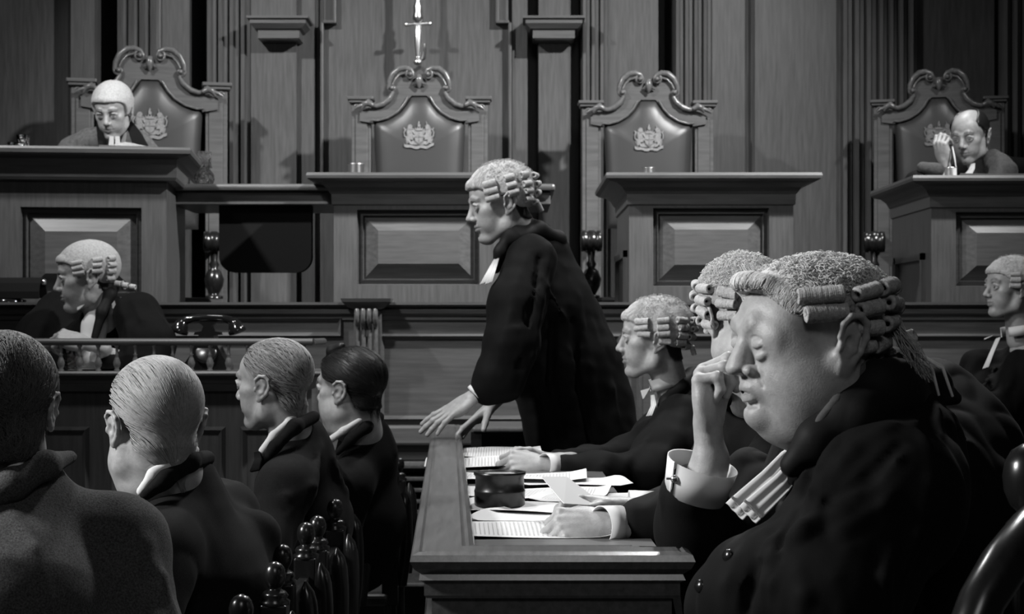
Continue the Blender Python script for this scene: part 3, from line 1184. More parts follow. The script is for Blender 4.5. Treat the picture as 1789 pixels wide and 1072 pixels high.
# ---- ledge wall in front of the judges' platform
LD = 6.45
LEDGE = [(0, -.075), (.012, -.07), (.012, -.055), (.03, -.045), (.035, -.03), (.02, -.024), (.05, -.010), (.05, 0), (0, 0)]
zL = Z(528, LD)
mb = MB()
xa, xb = X(-250, LD), X(2300, LD)
xm = X(648, LD)
mb.add([(xa, LD, 0), (xb, LD, 0), (xb, LD, zL - .07), (xa, LD, zL - .07)], [(0, 1, 2, 3)])
mb.add([(xa, 6.55, zL - .07), (xb, 6.55, zL - .07), (xb, 6.55, 0), (xa, 6.55, 0)], [(0, 1, 2, 3)])
struct(mb, 'wall_bench_front', M['woodh'])
mb = MB()
mb.sweep([(o, zL + z) for o, z in LEDGE], [(xa, LD), (xb, LD)])
mb.box(xa, xb, LD, 6.55, zL - .07, zL)
struct(mb, 'trim_5', M['woodh'])
# applied panel mouldings on it
k = 6
for (a, b, c, d) in ((662, 1085, 583, 735), (1112, 1540, 583, 760), (1560, 1990, 583, 760), (80, 600, 552, 590)):
    mb = MB()
    x0, x1, z1_, z0_ = X(a, LD), X(b, LD), Z(c, LD), Z(d, LD)
    w_ = .022
    mb.frame(x0, x1, z0_, z1_, w_ * .4, 0, -.022, LD)
    mb.frame(x0 + w_ * .4, x1 - w_ * .4, z0_ + w_ * .4, z1_ - w_ * .4, w_ * .6, -.022, -.003, LD)
    struct(mb, 'trim_%d' % k, M['woodh'])
    k += 1
mb = MB()
mb.box(X(640, LD), xb, LD - .06, LD, Z(776, LD), Z(742, LD))
struct(mb, 'trim_%d' % k, M['woodh'], bevel=.01)

# carved corbel pilaster on the ledge wall
e = empty('corbel', (X(644, LD), LD - .05, Z(700, LD)))
tag(e, 'carved oak corbel with fluted scroll below the middle judge\'s desk', 'corbel')
zc0 = Z(700, LD)
mb = MB()
mb.sweep([(0, Z(541, LD) - zc0), (.02, Z(538, LD) - zc0), (.045, Z(528, LD) - zc0), (.05, Z(522, LD) - zc0), (0, Z(522, LD) - zc0)], [(-.05, .05), (-.05, -.03), (.05, -.03), (.05, .05)])
mb.box(-.05, .05, -.03, .05, Z(541, LD) - zc0, Z(522.5, LD) - zc0)
mb.build('cap', M['woodh'], e)
mb = MB()
mb.box(-.055, .055, -.0, .05, 0, Z(541, LD) - zc0)
mb.build('back_board', M['woodh'], e, bevel=.004)
mb = MB()
zz = [541, 548, 558, 566, 572, 580, 600, 640, 690]
dd = [.055, .062, .060, .045, .022, .030, .026, .022, .018]
for i in range(4):
    xx = -.036 + i * .024
    pts = [(xx, .0 - dd[j], Z(zz[j], LD) - zc0) for j in range(len(zz))]
    mb.tube(pts, [.011] * 3 + [.010, .009] + [.009] * 4, n=8)
mb.build('flutes', M['pew'], e)

# ---- thrones
RV = np.array


def spiral(c, r0, turns, start, n=22, cw=1, y=0):
    return [(c[0] + r0 * (1 - .78 * t) * math.cos(start + cw * t * turns * 2 * math.pi), y, c[1] + r0 * (1 - .78 * t) * math.sin(start + cw * t * turns * 2 * math.pi)) for t in np.linspace(0, 1, n)]


def crest_part(parent, s=1.0, y=0.0, z=0.0):
    """royal arms: crowned quartered shield, lion and unicorn, scroll"""
    mb = MB()

    def poly(pts, d0=-.008, d1=.004):
        mb.prism([(a * s, b * s + z) for a, b in pts], y + d0, y + d1)
    poly([(-.022, .022), (.022, .022), (.023, -.006), (.014, -.026), (0, -.036), (-.014, -.026), (-.023, -.006)], -.010)
    poly([(-.001, .020), (.001, .020), (.001, -.032), (-.001, -.032)], -.013)
    poly([(-.021, -.003), (.021, -.003), (.021, -.005), (-.021, -.005)], -.013)
    # crown and little lion above
    poly([(-.016, .026), (.016, .026), (.019, .040), (.010, .034), (.006, .044), (0, .036), (-.006, .044), (-.010, .034), (-.019, .040)])
    poly([(-.005, .044), (.006, .044), (.008, .054), (.003, .058), (.004, .066), (0, .072), (-.003, .064), (-.006, .056)])
    for g in (1, -1):
        # beast rearing: body, head, fore legs, hind legs, tail
        poly([(g * a, b) for a, b in ((.026, -.018), (.030, .004), (.032, .022), (.036, .034), (.046, .040), (.056, .032), (.056, .018), (.052, .002), (.060, -.012), (.056, -.034), (.044, -.030), (.040, -.016))], -.010)
        poly([(g * a, b) for a, b in ((.034, .032), (.030, .046), (.036, .054), (.046, .054), (.054, .044), (.052, .034), (.042, .030))], -.012)
        mb.tube([(g * .036 * s, y - .006, .024 * s + z), (g * .026 * s, y - .008, .020 * s + z), (g * .023 * s, y - .008, .010 * s + z)], .0045 * s, 6)
        mb.tube([(g * .036 * s, y - .006, .010 * s + z), (g * .027 * s, y - .008, .000 * s + z), (g * .026 * s, y - .008, -.010 * s + z)], .0045 * s, 6)
        mb.tube([(g * .050 * s, y - .006, -.020 * s + z), (g * .040 * s, y - .008, -.036 * s + z), (g * .030 * s, y - .008, -.040 * s + z)], .0055 * s, 6)
        mb.tube([(g * .056 * s, y - .004, -.010 * s + z), (g * .068 * s, y - .006, .000 * s + z), (g * .070 * s, y - .006, .018 * s + z), (g * .064 * s, y - .006, .030 * s + z), (g * .071 * s, y - .006, .040 * s + z)], [.004 * s, .0035 * s, .0035 * s, .0045 * s, .002 * s], 6)
        if g < 0:
            pass
        else:
            mb.tube([(.040 * s, y - .006, .052 * s + z), (.034 * s, y - .006, .070 * s + z)], [.002 * s, .0006 * s], 5)
    poly([(-.060, -.040), (.060, -.040), (.066, -.012), (.058, .006), (.066, .030), (.050, .046), (.030, .040), (.016, .030), (-.016, .030), (-.030, .040), (-.050, .046), (-.066, .030), (-.058, .006), (-.066, -.012)], -.003)
    pts = [(t * .070, -.052 + .012 * abs(t) ** 3 + .003 * math.sin(t * 9)) for t in np.linspace(-1, 1, 19)]
    poly([(a, b + .006) for a, b in pts] + [(a, b - .007) for a, b in pts[::-1]], -.010)
    return mb.build('crest', M['crest'], parent)


def make_throne(px, D, label, s=1.0, hump=True, arms=(-1, 1), rz=0.0, ctop=118):
    """px: centre column; all heights read on the middle throne at D=8"""
    K = D / FPX * s                      # metres per photo pixel on the middle throne
    base = (X(px, D), D, 1.0)
    e = empty('throne', base, rz)
    tag(e, label, 'throne')
    dz = Z(ctop, D) - 1.0                  # crest height above the platform

    def q(a, b):                            # picture offsets from the middle throne's crest point (734,118)
        return (a * K, dz - (b - 118) * K)
    # upholstered leather back
    half = [(0, 168), (13, 168), (22, 178), (34, 194), (52, 206), (68, 212), (78, 213), (80, 222), (78, 260), (76, 305), (74, 400)]
    ring = [q(a, b) for a, b in half] + [q(-a, b) for a, b in half[::-1][:-1]]
    cxz = (0, q(0, 268)[1])
    mb = MB()
    vs, fs = [], []
    nr = len(ring)
    steps = [(1.0, 0.0), (.975, -.016), (.93, -.030), (.82, -.043), (.62, -.052), (.34, -.056)]
    for sc_, dy in steps:
        for a, b in ring:
            vs.append((cxz[0] + (a - cxz[0]) * sc_, dy, cxz[1] + (b - cxz[1]) * sc_))
    for j in range(len(steps) - 1):
        for i in range(nr):
            fs.append((j * nr + i, j * nr + (i + 1) % nr, (j + 1) * nr + (i + 1) % nr, (j + 1) * nr + i))
    vs.append((cxz[0], -.057, cxz[1]))
    for i in range(nr):
        fs.append(((len(steps) - 1) * nr + i, (len(steps) - 1) * nr + (i + 1) % nr, len(vs) - 1))
    mb.add(vs, fs, True)
    o = mb.build('backrest', M['leather'], e)
    crest_part(e, s=1.12 * s, y=-.055, z=q(0, 240)[1])
    # carved top board behind, between leather and mouldings
    top = [(0, 133), (10, 128), (28, 126), (42, 134), (50, 150), (48, 162), (56, 176), (72, 188), (92, 190), (104, 196), (104, 212), (80, 216)]
    outl = [q(a, b) for a, b in top] + [q(-a, b) for a, b in top[::-1]]
    inner = [(80, 213), (68, 212), (52, 206), (34, 194), (22, 178), (13, 168), (0, 168)]
    oo = [q(a, b) for a, b in top]
    ii = [q(a, b) for a, b in ((0, 168), (6, 168), (13, 168), (18, 173), (22, 178), (28, 187), (34, 194), (43, 201), (52, 206), (62, 211), (72, 213), (79, 214))]
    mb = MB()
    for g in (1, -1):
        vv = [(g * a, -.022, b) for a, b in oo] + [(g * a, -.022, b) for a, b in ii] + [(g * a, .03, b) for a, b in oo] + [(g * a, .03, b) for a, b in ii]
        n = len(oo)
        ff = [(i, i + 1, n + i + 1, n + i) for i in range(n - 1)] + [(2 * n + i, 2 * n + i + 1, i + 1, i) for i in range(n - 1)] + [(n + i, n + i + 1, 3 * n + i + 1, 3 * n + i) for i in range(n - 1)]
        ff += [(2 * n + i, 2 * n + i + 1, 3 * n + i + 1, 3 * n + i) for i in range(n - 1)]
        mb.add(vv, ff)
    mb.build('top_board', M['woodh'], e)
    # scrolls
    mb = MB()
    for g in (1, -1):
        def w(pts, y=-.035):
            return [(g * q(a, b)[0], y, q(a, b)[1]) for a, b in pts]
        mb.tube(w([(10, 131), (14, 124), (24, 120.5), (35, 122), (46, 131), (52, 144), (53, 154)]), [.010, .013, .016, .017, .016, .014, .012], 8)
        mb.tube(w([(14, 133), (24, 129), (34, 132), (42, 141), (46, 150)]), .007, 6)
        mb.tube([(g * a, y_, b) for a, y_, b in spiral(q(15, 132), 8.5 * K, 1.2, 1.2, cw=-1, y=-.038)], .0075, 6)
        mb.lathe([(0, -.012), (.010, -.010), (.013, 0), (.008, .010), (0, .013)], (g * q(15, 132)[0], -.05, q(15, 132)[1]), 10, (0, 1, 0))
        mb.tube([(g * a, y_, b) for a, y_, b in spiral(q(47, 156), 8 * K, 1.1, .8, cw=-1, y=-.038)], .0075, 6)
        mb.lathe([(0, -.012), (.010, -.010), (.013, 0), (.008, .010), (0, .013)], (g * q(47, 156)[0], -.05, q(47, 156)[1]), 10, (0, 1, 0))
        mb.tube(w([(44, 162), (50, 173), (62, 183), (74, 187), (84, 185)]), [.011, .016, .016, .014, .012], 8)
        mb.tube(w([(19, 171), (27, 185), (38, 197), (54, 207), (72, 212), (82, 211)]), .007, 6)
        # eagle-head terminals
        mb.tube(w([(80, 186), (88, 181), (96, 184), (100, 192)], -.045), [.012, .020, .017, .006], 8)
        mb.tube(w([(96, 185), (106, 188), (113, 193)], -.045), [.013, .010, .004], 8)
        mb.tube([(g * a, y_, b) for a, y_, b in spiral(q(108, 189), 5 * K, 1, 0, y=-.045)], .005, 6)
    mb.tube([(q(0, 0)[0] + .0, -.04, q(0, 134)[1]), (.0, -.052, q(0, 144)[1]), (0, -.045, q(0, 156)[1])], [.014, .022, .006], 8)
    for g in (1, -1):
        mb.tube([(0, -.04, q(0, 140)[1]), (g * .02, -.045, q(0, 148)[1]), (g * .035, -.035, q(0, 150)[1])], [.012, .010, .003], 7)
    mb.build('scroll_carving', M['pew'], e)
    # side posts
    for g in (1, -1):
        mb = MB()
        xa, xb = sorted((g * 85 * K, g * 119 * K))
        mb.box(xa, xb, .0, .07, 0, q(0, 180)[1])
        xa, xb = sorted((g * 90 * K, g * 112 * K))
        mb.box(xa, xb, -.008, .0, .2, q(0, 200)[1])
        p = mb.build('post', M['woodh'], e, bevel=.006)
        mb = MB()
        xa, xb = sorted((g * 80 * K, g * 126 * K))
        mb.box(xa + .008, xb - .008, -.02, .08, q(0, 180)[1], q(0, 175)[1])
        mb.box(xa, xb, -.03, .09, q(0, 175)[1], q(0, 169)[1])
        mb.build('post_cap', M['woodh'], p, bevel=.005)
    # seat and arms
    mb = MB()
    mb.box(-.31, .31, -.60, .0, .36, .46)
    mb.build('seat', M['leather'], e, bevel=.03, seg=3)
    for g in arms:
        xx = g * .325
        mb = MB()
        mb.prism([(-.0, .81), (-.45, .785), (-.45, .73), (-.0, .74)], xx - .035, xx + .035, axis='x')
        a = mb.build('arm', M['dark'], e, bevel=.01)
        mb = MB()
        mb.lathe([(.030, -.055), (.052, -.052), (.055, -.03), (.048, -.024), (.055, -.012), (.055, .012), (.048, .024), (.055, .03), (.052, .052), (.030, .055)], (xx, -.47, .745), 20, (1, 0, 0))
        mb.build('arm_scroll', M['dark'], a)
        mb = MB()
        mb.lathe([(.045, .455), (.045, .47), (.022, .475), (.030, .49), (.045, .52), (.050, .555), (.035, .595), (.018, .61), (.026, .63), (.016, .65), (.024, .73)], (xx, -.46, 0), 18)
        mb.build('arm_post', M['dark'], a)
    for g in (1, -1):
        for yy in (-.56, -.04):
            mb = MB()
            mb.lathe([(.025, 0), (.032, .03), (.022, .06), (.032, .15), (.028, .30), (.036, .36)], (g * .27, yy, 0), 12)
            mb.build('leg', M['dark'], e)
    return e


make_throne(733, 8.55, 'empty leather throne under the hanging sword', arms=(-1, 1))
make_throne(1132, 8.55, 'empty leather throne right of the standing barrister', ctop=127, s=.965, arms=(-1, 1))
make_throne(1640, 8.55, 'leather throne at far right behind the bald man', ctop=124, s=.93, arms=(-1,), rz=math.radians(-14))
make_throne(262, 8.55, 'leather throne at far left behind the reading judge', ctop=84, s=1.12, rz=math.radians(12))

# ---- sword of state on the wall
sx, sy = X(730, 8.8), 8.8
e = empty('ceremonial_sword', (sx, sy, Z(115, 8.8)))
tag(e, 'polished ceremonial sword hung point up above the middle throne', 'sword')


def zz_(py):
    return Z(py, 8.8) - Z(115, 8.8)


mb = MB()
mb.lathe([(.004, 0), (.022, .008), (.026, .02), (.020, .034), (.010, .042)], (0, 0, 0), 16)
mb.lathe([(.012, .040), (.020, .046), (.012, .052)], (0, 0, 0), 16)
mb.build('pommel', M['steel'], e)
mb = MB()
mb.lathe([(.012, .05), (.015, .075), (.021, .12), (.023, .16), (.020, zz_(46)), (.016, zz_(44))], (0, 0, 0), 16)
mb.build('grip', M['steel'], e)
mb = MB()
mb.tube([(-.075, 0, zz_(43)), (-.068, 0, zz_(43)), (-.05, 0, zz_(43)), (-.02, 0, zz_(42)), (.02, 0, zz_(42)), (.05, 0, zz_(41)), (.068, 0, zz_(41)), (.077, 0, zz_(41))], [.006, .013, .012, .008, .008, .012, .013, .006], 10)
mb.build('crossguard', M['steel'], e)
mb = MB()
z1 = zz_(36)
mb.lathe([(.012, z1 - .015), (.028, z1), (.030, z1 + .02), (.022, z1 + .05), (.026, z1 + .075), (.016, z1 + .10), (.016, z1 + .25), (.020, z1 + .27), (.014, z1 + .30), (.013, z1 + .85), (.002, z1 + .95)], (0, 0, 0), 16)
mb.build('scabbard', M['brass'], e)
mb = MB()
mb.tube([(.005, .02, .03), (.03, .02, .045), (.038, .0, .09), (.036, -.005, .12)], [.010, .012, .010, .006], 8)
mb.build('hook', M['brass'], e)
for z_ in (.03, .62):
    mb = MB()
    mb.tube([(0, .20, z_), (0, .0, z_)], .010, 8)
    mb.build('bracket', M['brass'], e)

# ---- clerk's desk with its little balustrade
CD = 5.7
cz = Z(648, CD)
e = empty('clerk_desk', (X(240, CD), CD, 0))
tag(e, 'panelled oak clerk\'s desk with a low turned balustrade along its front', 'desk')
ex = X(240, CD)
mb = MB()
xa, xb = X(-260, CD) - ex, X(552, CD) - ex
mb.box(xa + .04, xb - .06, .05, .36, 0, cz - .06)
mb.build('body', M['woodlow'], e)
mb = MB()
mb.sweep([(o * .7, cz + z * .55) for o, z in CORNICE], [(xa + .03, .36), (xa + .03, .03), (xb - .05, .03), (xb - .05, .36)])
mb.box(xa + .03, xb - .05, .03, .36, cz - .07, cz - .0005)
mb.build('desk_top', M['woodh'], e)
mb = MB()
mb.tube([(X(60, CD) - ex, 0.01, Z(597, CD)), (X(546, CD) - ex, 0.01, Z(597, CD))], .0135, 10)
mb.box(X(60, CD) - ex, X(546, CD) - ex, .0, .022, Z(600.5, CD), Z(597, CD))
mb.tube([(X(546, CD) - ex, 0.01, Z(597, CD)), (X(546, CD) - ex, 0.33, Z(597, CD))], .0125, 10)
mb.build('rail', M['woodh'], e)
bz0, bz1 = cz, Z(600, CD)
bh = bz1 - bz0
BP = [(.012, 0), (.012, .05), (.008, .09), (.013, .18), (.016, .30), (.010, .46), (.006, .56), (.010, .60), (.006, .64), (.0065, .85), (.011, .90), (.011, 1.0)]
for i in range(14):
    mb = MB()
    mb.lathe([(r_ * .85, bz0 + t * bh) for r_, t in BP], (X(105 + 32.6 * i, CD) - ex, .012, 0), 12)
    mb.build('baluster', M['pew'], e)
for (a, b) in ((-120, 150), (185, 390), (415, 540)):
    mb = MB()
    x0, x1 = X(a, CD) - ex, X(b, CD) - ex
    mb.frame(x0, x1, .35, cz - .20, .012, 0, -.016, .05)
    mb.frame(x0 + .012, x1 - .012, .362, cz - .212, .014, -.016, -.002, .05)
    mb.build('front_panel', M['woodlow'], e)

# ---- slatted steps and dark bench behind the barristers' desk
e = empty('slatted_bench', (X(740, 6.1), 5.92, 0))
tag(e, 'slatted oak bench end seen between the chairs and the barristers\' desk', 'bench')
ex = X(740, 6.1)
mb = MB()
mb.box(X(560, 6.1) - ex, X(800, 6.1) - ex, .12, .5, 0, Z(800, 6.1))
mb.build('body', M['dark'], e)
for i, py in enumerate((803, 824, 843, 862, 880, 897)):
    mb = MB()
    mb.box(X(560, 6.1) - ex, X(800, 6.1) - ex, -.03 - .0 * i, .13, Z(py + 7, 6.1), Z(py, 6.1))
    mb.build('slat', M['pew'], e, bevel=.004)
mb = MB()
mb.box(X(560, 6.1) - ex, X(800, 6.1) - ex, -.06, .12, Z(1002, 6.1), Z(908, 6.1))
mb.box(X(560, 6.1) - ex, X(800, 6.1) - ex, -.075, .12, Z(1006, 6.1), Z(1000, 6.1))
mb.build('base_board', M['pew'], e, bevel=.004)

e = empty('side_table', (X(930, 6.1), 6.1, 0))
tag(e, 'dark wooden table behind the standing barrister, below the bench wall', 'table')
ex = X(930, 6.3)
mb = MB()
mb.box(X(830, 6.3) - ex, X(1130, 6.3) - ex, -.1, .3, Z(746, 6.3), Z(738, 6.3))
mb.build('table_top', M['wood'], e, bevel=.006)
for a in (836, 1124):
    for yy in (-.07, .27):
        mb = MB()
        mb.box(X(a, 6.3) - ex - .02, X(a, 6.3) - ex + .02, yy - .02, yy + .02, 0, Z(746, 6.3))
        mb.build('leg', M['dark'], e)
mb = MB()
mb.box(X(836, 6.3) - ex, X(1124, 6.3) - ex, -.05, -.03, .1, Z(746, 6.3))
mb.build('apron', M['dark'], e)

# ---- barristers' desk (pew)
RZ = .95
pa, pb = V(-.158, 2.51), V(-.292, 5.90)                # outer edge, near and far
dd_ = (pb - pa) / np.linalg.norm(pb - pa)
nn_ = V(dd_[1], -dd_[0])
RW = .092
PX1 = X(1213, 2.51)
e = empty('barristers_desk', (0, 2.6, 0))
tag(e, 'long oak barristers\' desk with a raised moulded rim, papers laid along it', 'desk')


def W2(s_, t_):
    """s along the long rim from the near corner, t inwards"""
    p = pa + dd_ * s_ + nn_ * t_
    return p[0], p[1] - 2.6


LNG = float(np.linalg.norm(pb - pa))
RIM = [(-.004, -.075), (.0, -.070), (.0, -.050), (.008, -.045), (.004, -.036), (.016, -.026), (.022, -.014), (.018, -.004), (.008, 0), (.004, -.003), (-.002, 0), (-.060, 0), (-.066, -.004), (-.072, 0), (-.080, -.004), (-.084, -.02), (-.084, -.07)]
ox, oy = W2(.02, .02)
fx, fy = W2(LNG, .02)
mb = MB()
mb.sweep([(o, RZ + z) for o, z in RIM], [(fx, fy), (ox, oy), (PX1 - .02, oy), (PX1 - .02, oy + .05)])
mb.build('rim', M['pew'], e)
# frieze, lower moulding, boarded side
BAND = [(0, -.055), (0, -.115), (.010, -.118), (.014, -.130), (.006, -.136), (.008, -.148), (-.006, -.154), (-.012, -.16), (-.012, -.95)]
mb = MB()
mb.sweep([(o - .012, RZ + z) for o, z in BAND], [(fx, fy), (ox, oy), (PX1 - .02, oy), (PX1 - .02, oy + .05)])
mb.build('body', M['pew'], e)
mb = MB()
q0, q1 = W2(.09, .09), W2(2.62, .09)
DZ = .905
mb.add([(q0[0], q0[1], DZ), (PX1 - .02, q0[1], DZ), (PX1 - .02 - .02, q1[1], DZ), (q1[0], q1[1], DZ)], [(0, 1, 2, 3)])
mb.add([(q0[0], q0[1], DZ - .03), (PX1 - .02, q0[1], DZ - .03), (PX1 - .02 - .02, q1[1], DZ - .03), (q1[0], q1[1], DZ - .03)], [(3, 2, 1, 0)])
mb.add([(PX1 - .02, q0[1], DZ - .03), (PX1 - .04, q1[1], DZ - .03), (PX1 - .04, q1[1], DZ), (PX1 - .02, q0[1], DZ)], [(0, 1, 2, 3)])
mb.build('writing_top', M['woodh'], e)
# ------------------------------------------------------------------ things standing about
def put(mbs, name, loc, label, cat, group=None, rz=0):
    """mbs: list of (part name, MB, material); a single part makes a one-mesh thing"""
    if len(mbs) == 1:
        o = mbs[0][1].build(name, mbs[0][2], None)
        o.location = tuple(float(c) for c in loc)
        o.rotation_euler = (0, 0, rz)
        return tag(o, label, cat, group)
    e = empty(name, loc, rz)
    tag(e, label, cat, group)
    for pn, mb, m in mbs:
        mb.build(pn, m, e)
    return e


DT = zt      # judges' desk top height


def cup(px, D, r, h, label, m, zbase=DT, rim=True):
    mb = MB()
    mb.lathe([(r * .92, 0), (r, .004), (r, h * .9), (r * 1.06, h * .93), (r * 1.06, h), (r * .93, h), (r * .90, h * .3), (0.001, h * .28)], (0, 0, 0), 24)
    return put([('cup', mb, m)], 'metal_cup', (X(px, D), D, zbase), label, 'cup')


cup(622, 7.08, .036, .055, 'dull metal cup on the empty desk below the sword', M['brass'])
cup(1133, 7.10, .030, .040, 'small dark metal cup on the desk right of the standing barrister', M['brass'])
cup(1661, 7.12, .026, .055, 'pale metal cup in front of the bald man at far right', M['steel'], DT - .012)


def tumbler(px, D, r, h, label, zbase):
    mb = MB()
    mb.lathe([(r * .8, 0), (r * .86, .004), (r, h), (r * .94, h), (r * .80, .012), (.001, .010)], (0, 0, 0), 24)
    return put([('tumbler', mb, M['glass'])], 'drinking_glass', (X(px, D), D, zbase), label, 'glass')


tumbler(40, 6.85, .028, .075, 'small drinking glass on the far left desk', zl)
tumbler(22, 6.95, .022, .055, 'shorter glass left of the tall one on the far left desk', zl)

# carafe with its glass upturned over the neck
zs = Z(322, 7.12)
ca = MB()
ca.lathe([(.030, 0), (.040, .006), (.046, .030), (.044, .050), (.030, .068), (.022, .085), (.022, .115), (.026, .125), (.023, .125), (.019, .115), (.019, .085), (.027, .066), (.040, .048), (.042, .030), (.036, .010), (.001, .008)], (0, 0, 0), 12, smooth=False)
tu = MB()
tu.lathe([(.034, .080), (.033, .090), (.031, .150), (.030, .154), (.001, .156)], (0, 0, 0), 12, smooth=False)
put([('carafe_body', ca, M['glass']), ('upturned_tumbler', tu, M['glass'])], 'water_carafe', (X(357, 7.2), 7.2, zs), 'glass water carafe with upturned tumbler on the left shelf', 'carafe')


# ---- papers
def sheet(name, c, w_, h_, rz, label, z, sag=.004, lines=34, curl=.012, ph=0., group=None, cat='paper', blank=False):
    """a slightly waved sheet of paper with rows of print laid in"""
    nx, ny = 14, 18
    vs, fs, top = [], [], 0
    for j in range(ny + 1):
        for i in range(nx + 1):
            u, v_ = i / nx - .5, j / ny - .5
            zz = sag * math.sin(u * 5 + ph) * math.cos(v_ * 4 + ph * 2) + curl * max(0, abs(v_) - .38) * 5 * (1 if math.sin(ph * 7) > 0 else .3) + .004
            vs.append((u * w_, v_ * h_, zz))
    N_ = len(vs)
    vs += [(a, b, c_ - .0008) for a, b, c_ in vs]
    for j in range(ny):
        for i in range(nx):
            a = j * (nx + 1) + i
            fs.append((a, a + 1, a + nx + 2, a + nx + 1))
            fs.append((N_ + a, N_ + a + nx + 1, N_ + a + nx + 2, N_ + a + 1))
    mb = MB()
    mb.add(vs, fs, True)
    e = mb.build(name, M['paper'], None)
    e.location = (c[0], c[1], z)
    e.rotation_euler = (0, 0, rz)
    tag(e, label, cat, group)
    if not blank:
        ln = MB()
        rr = random.Random(int(ph * 100) + 3)
        for k_ in range(lines):
            v_ = .40 - .80 * k_ / lines
            a = -.38
            while a < .36:
                L_ = rr.uniform(.02, .07)
                b = min(.38, a + L_)

                def zf(u, v2):
                    return sag * math.sin(u * 5 + ph) * math.cos(v2 * 4 + ph * 2) + curl * max(0, abs(v2) - .38) * 5 * (1 if math.sin(ph * 7) > 0 else .3) + .0052
                ln.add([(a * w_, v_ * h_, zf(a, v_)), (b * w_, v_ * h_, zf(b, v_)), (b * w_, (v_ + .0055) * h_, zf(b, v_ + .0055)), (a * w_, (v_ + .0055) * h_, zf(a, v_ + .0055))], [(0, 1, 2, 3)])
                a = b + .014
        t_ = ln.build('print', M['ink'], e)
        t_['kind'] = 'stuff'
    return e


TZ = DZ
R_ = math.radians
def pap(px, py, w_, h_, rz, label, lift=0., **k):
    D_ = (HC - TZ) * FPX / (py - HY)
    return sheet('brief_sheet', (X(px, D_), D_), w_, h_, R_(rz), label, TZ + .001 + lift, **k)


GB = 'papers spread along the barristers\' desk'
pap(915, 927, .24, .36, 92, 'typed sheet nearest the front rim of the barristers\' desk', ph=.4, group=GB)
pap(905, 893, .20, .34, 86, 'pale folded sheet in front of the round inkwell', .004, sag=.006, ph=1.3, blank=True, group=GB)
pap(952, 866, .24, .30, 82, 'typed sheet right of the round inkwell, under the white card', .002, sag=.005, ph=2.2, group=GB)
pap(848, 862, .26, .16, 90, 'plain sheet edge squeezed between the rim and the inkwell', 0, ph=.9, blank=True, group=GB)
pap(905, 838, .22, .36, 88, 'waved typed sheet just behind the round inkwell', .006, sag=.007, ph=3.0, group=GB)
pap(865, 812, .34, .40, 91, 'broad typed sheet left of the clasped hands at the far end', .003, sag=.008, ph=1.9, group=GB)
pap(850, 797, .30, .34, 90, 'furthest typed sheet on the barristers\' desk, beyond the clasped hands', .010, sag=.008, ph=.2, group=GB)
pap(935, 905, .22, .22, 70, 'small blank sheet between the two nearest typed sheets', .001, ph=2.0, blank=True, group=GB)
pap(990, 845, .20, .30, 100, 'blank sheet beside the clasped hands, toward the barristers', .001, ph=1.2, blank=True, group=GB)
pap(835, 880, .30, .12, 88, 'narrow blank sheet tucked against the rim by the inkwell', .001, ph=.6, blank=True, group=GB)
pap(1045, 872, .24, .28, 76, 'typed sheet below the hands holding the card', 0, ph=2.7, group=GB)

# ---- round black inkwell stand
mb = MB()
r = .056
mb.lathe([(r * .97, 0), (r, .004), (r, .030), (r * 1.01, .033), (r, .036), (r * .97, .040), (r * .96, .066), (r * 1.03, .070), (r * 1.03, .076), (r * .90, .076), (r * .88, .050), (.001, .048)], (0, 0, 0), 40)
hw = MB()
hw.lathe([(.044, .050), (.044, .068), (.036, .072), (.001, .072)], (0, 0, 0), 32)
put([('bowl', mb, M['horn']), ('silver_lid', hw, M['steel'])], 'inkwell', (X(873, 3.55), 3.55, TZ + .004), 'round black inkwell with bright top on the papers', 'inkwell')

# ---- telephone on the clerk's desk
tx, ty = X(363, 5.9), 5.91
b = MB()
pts = [(-.085, 0), (.085, 0), (.085, .015), (.060, .050), (.034, .105), (.026, .130), (-.026, .130), (-.034, .105), (-.060, .050), (-.085, .015)]
b.prism(pts, -.075, .075)
cr = MB()
cr.prism([(-.050, .128), (.050, .128), (.046, .138), (.022, .142), (.015, .160), (.030, .172), (-.030, .172), (-.015, .160), (-.022, .142), (-.046, .138)], -.03, .03)
hs = MB()
hs.tube([(-.095, 0, .165), (-.080, 0, .182), (-.05, 0, .190), (0, 0, .192), (.05, 0, .190), (.080, 0, .182), (.095, 0, .165)], [.017, .016, .014, .014, .014, .016, .017], 12)
for g in (1, -1):
    hs.lathe([(.012, .020), (.022, .010), (.030, -.012), (.034, -.022), (.033, -.030), (.020, -.034), (.001, -.034)], (g * .098, 0, .165), 20, (-g * .35, 0, 1))
dl = MB()
dl.lathe([(.042, 0), (.042, .006), (.034, .010), (.001, .011)], (0, -.072, .062), 24, (0, -.9, .45))
put([('base', b, M['black']), ('cradle', cr, M['black']), ('handset', hs, M['black']), ('dial', dl, M['dark'])], 'telephone', (tx, ty, cz), 'black bakelite telephone on the clerk\'s desk behind the balustrade', 'telephone', rz=R_(4))

